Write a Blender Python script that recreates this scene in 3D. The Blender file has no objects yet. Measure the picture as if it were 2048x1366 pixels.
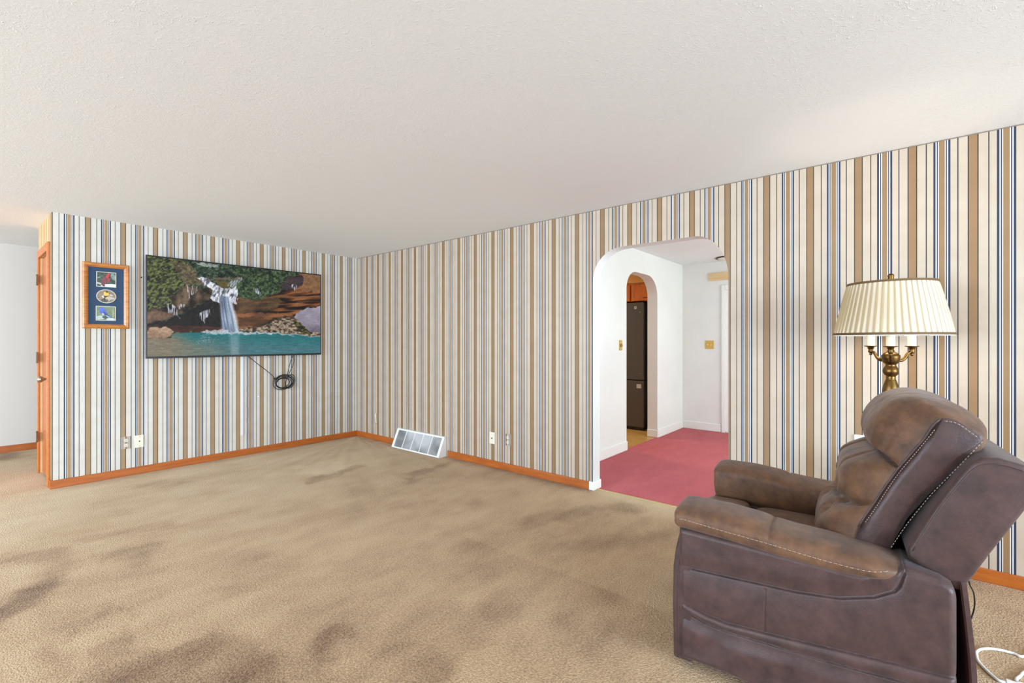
import bpy, bmesh, math, random
import numpy as np
from mathutils import Vector, Matrix
random.seed(7)
C = bpy.context.scene
COL = C.collection
PI = math.pi

# ------------------------------------------------------------------ camera, world, lights, exposure
CAM_H = 1.303
cam_d = bpy.data.cameras.new('camera'); cam = bpy.data.objects.new('camera', cam_d); COL.objects.link(cam)
cam_d.sensor_width = 36.0; cam_d.lens = 932.0 / 2048.0 * 36.0
cam_d.shift_y = -0.0005
cam_d.clip_start = 0.05; cam_d.clip_end = 60
cam.location = (0, 0, CAM_H)
cam.rotation_euler = (PI/2, 0, math.atan2(0.638, 0.770) - PI/2)
C.camera = cam

C.view_settings.view_transform = 'Standard'
C.view_settings.look = 'None'
C.view_settings.gamma = 1.0
C.view_settings.use_curve_mapping = False
EXPOSURE = 0.12
C.view_settings.exposure = EXPOSURE

w = bpy.data.worlds.new('daylight_world'); C.world = w; w.use_nodes = True
w.node_tree.nodes['Background'].inputs[0].default_value = (0.75, 0.86, 1.0, 1)
w.node_tree.nodes['Background'].inputs[1].default_value = 1.2

def area(name, loc, target, sx, sy, power, col=(1, 1, 1), spread=PI):
    d = bpy.data.lights.new(name, 'AREA'); d.shape = 'RECTANGLE'; d.size = sx; d.size_y = sy
    d.energy = power; d.color = col; d.spread = spread
    o = bpy.data.objects.new(name, d); COL.objects.link(o); o.location = loc
    dv = Vector(target) - Vector(loc)
    o.rotation_euler = dv.to_track_quat('-Z', 'Y').to_euler()
    return o
def point(name, loc, power, col, r=0.03):
    d = bpy.data.lights.new(name, 'POINT'); d.energy = power; d.color = col; d.shadow_soft_size = r
    o = bpy.data.objects.new(name, d); COL.objects.link(o); o.location = loc
    return o
DAY = (0.665, 0.82, 1.0)
area('window_daylight_back', (0.2, -4.72, 1.35), (0.6, 5, 1.25), 4.6, 1.7, 400, DAY, math.radians(160))
area('left_window_fill', (-5.32, 3.6, 1.35), (5, 4.2, 1.2), 5.2, 1.7, 420, DAY, math.radians(160))  # unseen left window, widened and shifted to fill the far end
area('entry_daylight', (-5.32, 7.05, 1.15), (1.0, 6.6, 0.3), 1.1, 2.1, 45, DAY)
area('dining_window_daylight', (5.4, -1.65, 1.4), (5.4, 3, 2.1), 2.4, 1.8, 84, (0.80, 1.0, 0.98))
area('kitchen_ceiling_light', (5.6, 4.2, 2.40), (5.6, 4.2, 0), 0.6, 0.6, 34, (1.0, 0.92, 0.80))
LAMP_XY = (3.2, 0.03)

# ------------------------------------------------------------------ helpers: colour, materials
def lin(r, g, b):
    f = lambda c: (c/12.92 if c <= 0.04045 else ((c+0.055)/1.055)**2.4)
    return (f(r/255.), f(g/255.), f(b/255.), 1)
MATS = {}
def mat(name, col, rough=0.6, metal=0.0, bump=0.0, bscale=60, col2=None, cscale=6, detail=4, sheen=0, coat=0, spec=0.5,
        stretch=(1, 1, 1), crange=(0.35, 0.65), trans=0.0):
    if name in MATS: return MATS[name]
    m = bpy.data.materials.new(name); m.use_nodes = True; nt = m.node_tree; N = nt.nodes; L = nt.links
    b = N['Principled BSDF']; b.inputs['Roughness'].default_value = rough; b.inputs['Metallic'].default_value = metal
    b.inputs['Base Color'].default_value = col; b.inputs['Specular IOR Level'].default_value = spec
    b.inputs['Sheen Weight'].default_value = sheen; b.inputs['Coat Weight'].default_value = coat
    tc = N.new('ShaderNodeTexCoord'); mp = N.new('ShaderNodeMapping'); mp.inputs['Scale'].default_value = stretch
    L.new(tc.outputs['Object'], mp.inputs['Vector'])
    if col2:
        n = N.new('ShaderNodeTexNoise'); n.inputs['Scale'].default_value = cscale; n.inputs['Detail'].default_value = detail
        n.inputs['Roughness'].default_value = 0.6
        L.new(mp.outputs[0], n.inputs['Vector'])
        r = N.new('ShaderNodeValToRGB'); r.color_ramp.elements[0].position = crange[0]; r.color_ramp.elements[1].position = crange[1]
        r.color_ramp.elements[0].color = col; r.color_ramp.elements[1].color = col2
        L.new(n.outputs['Fac'], r.inputs['Fac']); L.new(r.outputs['Color'], b.inputs['Base Color'])
    if bump:
        n = N.new('ShaderNodeTexNoise'); n.inputs['Scale'].default_value = bscale; n.inputs['Detail'].default_value = 3
        L.new(mp.outputs[0], n.inputs['Vector'])
        bm = N.new('ShaderNodeBump'); bm.inputs['Strength'].default_value = min(1, bump); bm.inputs['Distance'].default_value = 0.004
        L.new(n.outputs['Fac'], bm.inputs['Height']); L.new(bm.outputs[0], b.inputs['Normal'])
    MATS[name] = m
    return m

def attr_mat(name, attr, rough=0.6, emit=0.0, spec=0.5, coat=0.0):
    m = bpy.data.materials.new(name); m.use_nodes = True; nt = m.node_tree; N = nt.nodes; L = nt.links
    b = N['Principled BSDF']; b.inputs['Roughness'].default_value = rough; b.inputs['Specular IOR Level'].default_value = spec
    b.inputs['Coat Weight'].default_value = coat; b.inputs['Coat Roughness'].default_value = 0.08
    a = N.new('ShaderNodeAttribute'); a.attribute_name = attr
    if emit > 0:
        b.inputs['Base Color'].default_value = (0.01, 0.01, 0.01, 1)
        L.new(a.outputs['Color'], b.inputs['Emission Color']); b.inputs['Emission Strength'].default_value = emit
    else:
        L.new(a.outputs['Color'], b.inputs['Base Color'])
    return m

WHITE_WALL = mat('white_wall_paint', lin(238, 236, 232), 0.6, bump=0.15, bscale=90, col2=lin(231, 229, 226), cscale=1.5)
GREY_WALL = mat('grey_wall_paint', lin(214, 206, 196), 0.55, bump=0.1, bscale=60)
TRIM_WHITE = mat('white_trim_paint', lin(240, 238, 234), 0.4)
WOOD = mat('orange_stained_wood', lin(202, 118, 48), 0.38, bump=0.1, bscale=40, col2=lin(190, 104, 38), cscale=5, stretch=(1, 1, 9), crange=(0.3, 0.7))
WOOD_BASE = mat('orange_stained_baseboard_wood', lin(190, 104, 36), 0.38, bump=0.1, bscale=40, col2=lin(162, 82, 22), cscale=4, stretch=(1, 1, 9), crange=(0.3, 0.7))
WOOD_DARK = mat('dark_gap_wood', lin(98, 44, 14), 0.5)
FRAME_WOOD = mat('picture_frame_wood', lin(205, 138, 68), 0.35, col2=lin(178, 104, 42), cscale=14, stretch=(1, 1, 5))
BLACK = mat('black_plastic', lin(16, 16, 18), 0.3)
BLACK_CABLE = mat('black_cable_rubber', lin(18, 18, 20), 0.45)
WHITE_PLASTIC = mat('white_plastic', lin(236, 235, 230), 0.35)
IVORY = mat('ivory_plastic', lin(232, 226, 204), 0.35)
METAL = mat('brushed_nickel', lin(176, 168, 158), 0.28, metal=1.0)
BRASS = mat('antique_brass', lin(128, 98, 54), 0.36, metal=1.0, col2=lin(86, 64, 34), cscale=18)
GOLD = mat('gold_plate_metal', lin(206, 168, 88), 0.4, metal=0.55)

def wallpaper(name, axis, A0, P, warm=False, cream=lin(199, 182, 161), tan=lin(152, 120, 84)):
    m = bpy.data.materials.new(name); m.use_nodes = True; nt = m.node_tree; N = nt.nodes; L = nt.links
    b = N['Principled BSDF']; b.inputs['Roughness'].default_value = 0.5; b.inputs['Specular IOR Level'].default_value = 0.35
    tc = N.new('ShaderNodeTexCoord'); sp = N.new('ShaderNodeSeparateXYZ'); L.new(tc.outputs['Object'], sp.inputs[0])
    s = N.new('ShaderNodeMath'); s.operation = 'SUBTRACT'; L.new(sp.outputs[axis], s.inputs[0]); s.inputs[1].default_value = A0
    pp = N.new('ShaderNodeMath'); pp.operation = 'PINGPONG'; L.new(s.outputs[0], pp.inputs[0]); pp.inputs[1].default_value = P/2
    dv = N.new('ShaderNodeMath'); dv.operation = 'DIVIDE'; L.new(pp.outputs[0], dv.inputs[0]); dv.inputs[1].default_value = P/2
    r = N.new('ShaderNodeValToRGB'); r.color_ramp.interpolation = 'CONSTANT'
    dark = lin(30, 32, 38); navy = lin(42, 54, 78); white = lin(230, 230, 230)
    tan2 = tan; lc = lin(230, 223, 208)
    if warm: tan = lin(196, 138, 74); tan2 = tan; cream = lin(236, 200, 148); lc = white = cream; navy = dark = lin(150, 96, 56)
    st = [(0, tan), (.0165, dark), (.0212, cream), (.0580, dark), (.0626, cream), (.0906, navy), (.1000, white), (.1054, navy),
          (.1099, lc), (.1142, tan2)]
    e = r.color_ramp.elements
    e[0].position = 0; e[0].color = st[0][1]; e[1].position = st[1][0]/.1267; e[1].color = st[1][1]
    for p, c in st[2:]:
        x = e.new(p/.1267); x.color = c
    L.new(dv.outputs[0], r.inputs['Fac'])
    n = N.new('ShaderNodeTexNoise'); n.inputs['Scale'].default_value = 9; n.inputs['Detail'].default_value = 5
    L.new(tc.outputs['Object'], n.inputs['Vector'])
    r2 = N.new('ShaderNodeValToRGB'); r2.color_ramp.elements[0].position = .35; r2.color_ramp.elements[1].position = .68
    r2.color_ramp.elements[0].color = (0.93, 0.92, 0.90, 1); r2.color_ramp.elements[1].color = (1, 1, 1, 1)
    L.new(n.outputs['Fac'], r2.inputs['Fac'])
    mx = N.new('ShaderNodeMix'); mx.data_type = 'RGBA'; mx.blend_type = 'MULTIPLY'; mx.inputs[0].default_value = 1
    L.new(r.outputs['Color'], mx.inputs[6]); L.new(r2.outputs['Color'], mx.inputs[7]); L.new(mx.outputs[2], b.inputs['Base Color'])
    return m
PAPER_TV = wallpaper('striped_wallpaper_tv_wall', 0, 0.8132, 0.2535, cream=lin(216, 210, 198), tan=lin(168, 138, 102))  # same paper as the right wall, brighter lighting put into its tones
PAPER_R = wallpaper('striped_wallpaper_right_wall', 1, 0.189, 0.2530)  # default tones carry this wall's dimmer, warmer lighting
PAPER_SIDE = wallpaper('striped_wallpaper_closet_side', 1, 5.80, 0.2530, warm=True)

def ceiling_mat():
    m = bpy.data.materials.new('textured_ceiling_paint'); m.use_nodes = True; nt = m.node_tree; N = nt.nodes; L = nt.links
    b = N['Principled BSDF']; b.inputs['Roughness'].default_value = 0.7; b.inputs['Base Color'].default_value = lin(242, 242, 241)
    tc = N.new('ShaderNodeTexCoord')
    # stomped plaster: short ridges around scattered centres
    v = N.new('ShaderNodeTexVoronoi'); v.inputs['Scale'].default_value = 3.6; L.new(tc.outputs['Object'], v.inputs['Vector'])
    n0 = N.new('ShaderNodeTexNoise'); n0.inputs['Scale'].default_value = 26; n0.inputs['Detail'].default_value = 2; n0.inputs['Distortion'].default_value = 1.6
    L.new(tc.outputs['Object'], n0.inputs['Vector'])
    rr = N.new('ShaderNodeValToRGB'); e = rr.color_ramp.elements; e[0].position = .47; e[0].color = (0, 0, 0, 1); e[1].position = .50; e[1].color = (1, 1, 1, 1)
    x = e.new(.53); x.color = (0, 0, 0, 1)
    L.new(n0.outputs['Fac'], rr.inputs['Fac'])
    r3 = N.new('ShaderNodeMapRange'); r3.inputs[1].default_value = 0.25; r3.inputs[2].default_value = 0.6; r3.inputs[3].default_value = 1; r3.inputs[4].default_value = 0.25
    L.new(v.outputs['Distance'], r3.inputs[0])
    mu = N.new('ShaderNodeMath'); mu.operation = 'MULTIPLY'; L.new(rr.outputs['Color'], mu.inputs[0]); L.new(r3.outputs[0], mu.inputs[1])
    n1 = N.new('ShaderNodeTexNoise'); n1.inputs['Scale'].default_value = 70; n1.inputs['Detail'].default_value = 3
    L.new(tc.outputs['Object'], n1.inputs['Vector'])
    m2 = N.new('ShaderNodeMath'); m2.operation = 'MULTIPLY'; m2.inputs[1].default_value = 0.45; L.new(n1.outputs['Fac'], m2.inputs[0])
    ad = N.new('ShaderNodeMath'); ad.operation = 'ADD'; L.new(mu.outputs[0], ad.inputs[0]); L.new(m2.outputs[0], ad.inputs[1])
    bp = N.new('ShaderNodeBump'); bp.inputs['Strength'].default_value = 0.36; bp.inputs['Distance'].default_value = 0.004
    L.new(ad.outputs[0], bp.inputs['Height']); L.new(bp.outputs[0], b.inputs['Normal'])
    return m

def carpet_mat(name, dark, mid, light, attr=None, speck=0.25):
    m = bpy.data.materials.new(name); m.use_nodes = True; nt = m.node_tree; N = nt.nodes; L = nt.links
    b = N['Principled BSDF']; b.inputs['Roughness'].default_value = 0.95; b.inputs['Specular IOR Level'].default_value = 0.1
    b.inputs['Sheen Weight'].default_value = 0.15
    tc = N.new('ShaderNodeTexCoord')
    big = N.new('ShaderNodeTexNoise'); big.inputs['Scale'].default_value = 2.3; big.inputs['Detail'].default_value = 7; big.inputs['Roughness'].default_value = 0.62
    mp = N.new('ShaderNodeMapping'); mp.inputs['Rotation'].default_value = (0, 0, 0.5); mp.inputs['Scale'].default_value = (1.0, 2.2, 1)
    L.new(tc.outputs['Object'], mp.inputs['Vector']); L.new(mp.outputs[0], big.inputs['Vector'])
    fine = N.new('ShaderNodeTexNoise'); fine.inputs['Scale'].default_value = 95; fine.inputs['Detail'].default_value = 4; fine.inputs['Roughness'].default_value = 0.7
    L.new(tc.outputs['Object'], fine.inputs['Vector'])
    vor = N.new('ShaderNodeTexVoronoi'); vor.inputs['Scale'].default_value = 150; L.new(tc.outputs['Object'], vor.inputs['Vector'])
    # fac = 0.5 + (big-.5)*k + nap attribute + fine
    a1 = N.new('ShaderNodeMath'); a1.operation = 'MULTIPLY_ADD'; L.new(big.outputs['Fac'], a1.inputs[0]); a1.inputs[1].default_value = 0.5; a1.inputs[2].default_value = 0.26
    a2 = N.new('ShaderNodeMath'); a2.operation = 'MULTIPLY_ADD'; L.new(fine.outputs['Fac'], a2.inputs[0]); a2.inputs[1].default_value = speck*2; a2.inputs[2].default_value = -speck
    a3 = N.new('ShaderNodeMath'); a3.operation = 'ADD'; L.new(a1.outputs[0], a3.inputs[0]); L.new(a2.outputs[0], a3.inputs[1])
    out = a3
    if attr:
        at = N.new('ShaderNodeAttribute'); at.attribute_name = attr
        a4 = N.new('ShaderNodeMath'); a4.operation = 'ADD'; L.new(a3.outputs[0], a4.inputs[0]); L.new(at.outputs['Fac'], a4.inputs[1]); out = a4
    r = N.new('ShaderNodeValToRGB'); e = r.color_ramp.elements; e[0].position = 0.1; e[0].color = dark; e[1].position = 0.9; e[1].color = light
    x = e.new(0.5); x.color = mid
    L.new(out.outputs[0], r.inputs['Fac']); L.new(r.outputs['Color'], b.inputs['Base Color'])
    s = N.new('ShaderNodeMath'); s.operation = 'ADD'; L.new(fine.outputs['Fac'], s.inputs[0]); L.new(vor.outputs['Distance'], s.inputs[1])
    bp = N.new('ShaderNodeBump'); bp.inputs['Strength'].default_value = 0.8; bp.inputs['Distance'].default_value = 0.005
    L.new(s.outputs[0], bp.inputs['Height']); L.new(bp.outputs[0], b.inputs['Normal'])
    return m
CARPET = carpet_mat('tan_carpet', lin(112, 80, 52), lin(190, 158, 120), lin(218, 192, 156), 'nap_and_light', .5)
RED_CARPET = carpet_mat('red_carpet', lin(146, 46, 54), lin(190, 78, 84), lin(212, 104, 106), None, 0.34)
KITCHEN_FLOOR = mat('kitchen_floor_wood', lin(206, 160, 92), 0.35, col2=lin(176, 124, 60), cscale=4, stretch=(8, 1, 1))

def recliner_mat(name, c1, c2, rough, bump):
    m = bpy.data.materials.new(name); m.use_nodes = True; nt = m.node_tree; N = nt.nodes; L = nt.links
    b = N['Principled BSDF']; b.inputs['Roughness'].default_value = rough; b.inputs['Specular IOR Level'].default_value = 0.45
    b.inputs['Sheen Weight'].default_value = 0.12; b.inputs['Sheen Roughness'].default_value = 0.5
    tc = N.new('ShaderNodeTexCoord')
    n = N.new('ShaderNodeTexNoise'); n.inputs['Scale'].default_value = 13; n.inputs['Detail'].default_value = 9; n.inputs['Roughness'].default_value = 0.68
    L.new(tc.outputs['Object'], n.inputs['Vector'])
    r = N.new('ShaderNodeValToRGB'); e = r.color_ramp.elements; e[0].position = .28; e[0].color = c1; e[1].position = .74; e[1].color = c2
    L.new(n.outputs['Fac'], r.inputs['Fac']); L.new(r.outputs['Color'], b.inputs['Base Color'])
    f = N.new('ShaderNodeTexNoise'); f.inputs['Scale'].default_value = 300; f.inputs['Detail'].default_value = 2; L.new(tc.outputs['Object'], f.inputs['Vector'])
    g = N.new('ShaderNodeTexNoise'); g.inputs['Scale'].default_value = 11; g.inputs['Detail'].default_value = 2; g.inputs['Distortion'].default_value = 0.8
    L.new(tc.outputs['Object'], g.inputs['Vector'])
    mul = N.new('ShaderNodeMath'); mul.operation = 'MULTIPLY'; mul.inputs[1].default_value = bump; L.new(g.outputs['Fac'], mul.inputs[0])
    f2 = N.new('ShaderNodeMath'); f2.operation = 'MULTIPLY_ADD'; f2.inputs[1].default_value = 0.10; L.new(f.outputs['Fac'], f2.inputs[0]); L.new(mul.outputs[0], f2.inputs[2])
    bp = N.new('ShaderNodeBump'); bp.inputs['Strength'].default_value = 0.5; bp.inputs['Distance'].default_value = 0.01
    L.new(f2.outputs[0], bp.inputs['Height']); L.new(bp.outputs[0], b.inputs['Normal'])
    return m
COVER_SIDE = recliner_mat('brown_cover_side_shaded', lin(46, 31, 28), lin(84, 58, 53), 0.46, 0.2)  # same cover as the tops; darker, cooler side shade put into the tone
COVER_TOP = recliner_mat('brown_cover_top_lit', lin(62, 40, 26), lin(122, 84, 54), 0.58, 0.4)  # light-facing tops of the same cover, lit tone put into the colour
STITCH = mat('cream_thread', lin(160, 138, 120), 0.8)
LINING = mat('dark_red_brown_lining', lin(62, 20, 12), 0.7)
MECH = mat('black_mechanism', lin(10, 9, 9), 0.7)

# ------------------------------------------------------------------ helpers: meshes
def link(name, me, m=None, parent=None, smooth=False):
    o = bpy.data.objects.new(name, me); COL.objects.link(o)
    if m is not None:
        for x in (m if isinstance(m, (list, tuple)) else [m]): me.materials.append(x)
    if smooth: me.polygons.foreach_set('use_smooth', [True]*len(me.polygons))
    if parent is not None: o.parent = parent
    return o
def obj(name, bm, m=None, parent=None, smooth=False, bevel=0, seg=3, subsurf=0):
    bmesh.ops.recalc_face_normals(bm, faces=bm.faces[:])
    me = bpy.data.meshes.new(name); bm.to_mesh(me); bm.free()
    o = link(name, me, m, parent, smooth)
    if bevel:
        md = o.modifiers.new('bevel', 'BEVEL'); md.width = bevel; md.segments = seg; md.limit_method = 'ANGLE'; md.angle_limit = math.radians(35)
    if subsurf:
        md = o.modifiers.new('subsurf', 'SUBSURF'); md.levels = subsurf; md.render_levels = subsurf
    return o
def add_box(bm, a, b, M=None):
    x0, y0, z0 = a; x1, y1, z1 = b
    vs = [bm.verts.new(p) for p in ((x0,y0,z0),(x1,y0,z0),(x1,y1,z0),(x0,y1,z0),(x0,y0,z1),(x1,y0,z1),(x1,y1,z1),(x0,y1,z1))]
    for f in ((0,3,2,1),(4,5,6,7),(0,1,5,4),(1,2,6,5),(2,3,7,6),(3,0,4,7)): bm.faces.new([vs[i] for i in f])
    if M is not None: bmesh.ops.transform(bm, matrix=M, verts=vs)
    return vs
def box(name, a, b, m, parent=None, bevel=0, seg=2):
    bm = bmesh.new(); add_box(bm, a, b); return obj(name, bm, m, parent, bevel=bevel, seg=seg)
def add_prism(bm, pts, axis, lo, hi):
    """pts: 2-D outline in the two other axes (in x,y,z order), extruded along axis."""
    def P(p, t):
        if axis == 0: return (t, p[0], p[1])
        if axis == 1: return (p[0], t, p[1])
        return (p[0], p[1], t)
    a = [bm.verts.new(P(p, lo)) for p in pts]; b = [bm.verts.new(P(p, hi)) for p in pts]
    n = len(pts)
    bm.faces.new(a); bm.faces.new(b[::-1])
    for i in range(n): bm.faces.new((a[i], b[i], b[(i+1) % n], a[(i+1) % n]))
def prism(name, pts, axis, lo, hi, m, parent=None, bevel=0, seg=3, smooth=False):
    bm = bmesh.new(); add_prism(bm, pts, axis, lo, hi); return obj(name, bm, m, parent, bevel=bevel, seg=seg, smooth=smooth)
def add_lathe(bm, prof, n=32, center=(0, 0), cap=True):
    rings = []
    for r, z in prof:
        rings.append([bm.verts.new((center[0]+r*math.cos(2*PI*i/n), center[1]+r*math.sin(2*PI*i/n), z)) for i in range(n)])
    for a, b in zip(rings, rings[1:]):
        for i in range(n): bm.faces.new((a[i], a[(i+1) % n], b[(i+1) % n], b[i]))
    if cap: bm.faces.new(rings[0][::-1]); bm.faces.new(rings[-1])
def catmull(P, n):
    P = [np.array(p, float) for p in P]; out = []
    Q = [2*P[0]-P[1]] + P + [2*P[-1]-P[-2]]
    for i in range(1, len(Q)-2):
        for k in range(n):
            t = k/n; p0, p1, p2, p3 = Q[i-1:i+3]
            out.append(0.5*((2*p1)+(-p0+p2)*t+(2*p0-5*p1+4*p2-p3)*t*t+(-p0+3*p1-3*p2+p3)*t**3))
    out.append(P[-1]); return out
def add_tube(bm, pts, r, n=8, radii=None):
    pts = [Vector(p) for p in pts]; rings = []
    up = Vector((0, 0, 1))
    for i, p in enumerate(pts):
        t = (pts[min(i+1, len(pts)-1)] - pts[max(i-1, 0)]).normalized()
        a = t.cross(up)
        if a.length < 1e-3: a = t.cross(Vector((1, 0, 0)))
        a.normalize(); b = t.cross(a).normalized()
        rr = radii[i] if radii else r
        rings.append([bm.verts.new(p + a*rr*math.cos(2*PI*k/n) + b*rr*math.sin(2*PI*k/n)) for k in range(n)])
    for x, y in zip(rings, rings[1:]):
        # choose the best alignment of neighbouring rings
        best = min(range(n), key=lambda s: (x[0].co - y[s].co).length)
        for k in range(n): bm.faces.new((x[k], x[(k+1) % n], y[(k+1+best) % n], y[(k+best) % n]))
    bm.faces.new(rings[0][::-1]); bm.faces.new(rings[-1])
def tube(name, pts, r, m, parent=None, n=8, smoothn=6):
    bm = bmesh.new(); add_tube(bm, catmull(pts, smoothn) if smoothn else pts, r, n); return obj(name, bm, m, parent, smooth=True)
def empty(name, loc=(0, 0, 0), rz=0.0):
    o = bpy.data.objects.new(name, None); COL.objects.link(o); o.location = loc; o.rotation_euler = (0, 0, rz); o.empty_display_size = 0.1
    return o
def tag(o, label, cat, group=None, kind=None):
    o['label'] = label; o['category'] = cat
    if group: o['group'] = group
    if kind: o['kind'] = kind
    return o
def struct(o, label=None, cat=None):
    o['kind'] = 'structure'
    if label: o['label'] = label
    if cat: o['category'] = cat
    return o
def grid_mesh(name, V, m, parent=None, closed_u=False, closed_v=False, smooth=True, extra=None):
    """V: array (nu, nv, 3)."""
    nu, nv = V.shape[:2]
    idx = np.arange(nu*nv).reshape(nu, nv)
    iu = np.arange(nu if closed_u else nu-1); iv = np.arange(nv if closed_v else nv-1)
    A = idx[np.ix_(iu, iv)]; B = idx[np.ix_((iu+1) % nu, iv)]; Cc = idx[np.ix_((iu+1) % nu, (iv+1) % nv)]; D = idx[np.ix_(iu, (iv+1) % nv)]
    F = np.stack([A, B, Cc, D], -1).reshape(-1, 4).tolist()
    if extra: F += extra(idx)
    me = bpy.data.meshes.new(name); me.from_pydata(V.reshape(-1, 3).tolist(), [], F); me.update()
    return link(name, me, m, parent, smooth)
def set_color(me, name, cols):
    ca = me.color_attributes.new(name, 'FLOAT_COLOR', 'POINT')
    a = np.ones((len(cols), 4), np.float32); a[:, :cols.shape[1]] = cols
    ca.data.foreach_set('color', a.ravel())

# ------------------------------------------------------------------ numpy painting tools
def vnoise(x, y, seed=0):
    xi = np.floor(x).astype(np.int64); yi = np.floor(y).astype(np.int64); xf = x-xi; yf = y-yi
    def h(a, b):
        n = (a*374761393 + b*668265263 + seed*974634777) & 0x7fffffff
        n = ((n ^ (n >> 13))*1274126177) & 0x7fffffff
        return ((n ^ (n >> 16)) & 0xffff)/65535.0
    u = xf*xf*(3-2*xf); v = yf*yf*(3-2*yf)
    return (h(xi, yi)*(1-u)+h(xi+1, yi)*u)*(1-v)+(h(xi, yi+1)*(1-u)+h(xi+1, yi+1)*u)*v
def fbm(x, y, seed=0, o=4):
    s = 0; a = 0.5; t = 0
    for k in range(o):
        s = s+a*vnoise(x*2**k, y*2**k, seed+k); t += a; a *= 0.5
    return s/t
def inside(px, py, poly):
    r = np.zeros(px.shape, bool); n = len(poly)
    for i in range(n):
        x0, y0 = poly[i]; x1, y1 = poly[(i+1) % n]
        if y0 == y1: continue
        c = ((y0 > py) != (y1 > py)) & (px < (x1-x0)*(py-y0)/(y1-y0)+x0)
        r ^= c
    return r
def seg_dist(px, py, a, b):
    ax, ay = a; bx, by = b; dx, dy = bx-ax, by-ay
    t = np.clip(((px-ax)*dx+(py-ay)*dy)/max(1e-12, dx*dx+dy*dy), 0, 1)
    return np.hypot(px-ax-t*dx, py-ay-t*dy)
def poly_dist(px, py, poly, closed=True):
    d = np.full(px.shape, 1e9)
    n = len(poly)
    for i in range(n if closed else n-1): d = np.minimum(d, seg_dist(px, py, poly[i], poly[(i+1) % n]))
    return d

# ================================================================== THE ROOM
H = 2.44
XR = 3.583; YT = 5.744; XC = 0.572; YC2 = 6.66; YB = 8.03; XL = -5.2; YS = -4.6; WT = 0.12
def S_(x, a, b):
    t = np.clip((x-a)/(b-a), 0, 1); return t*t*(3-2*t)
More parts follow.
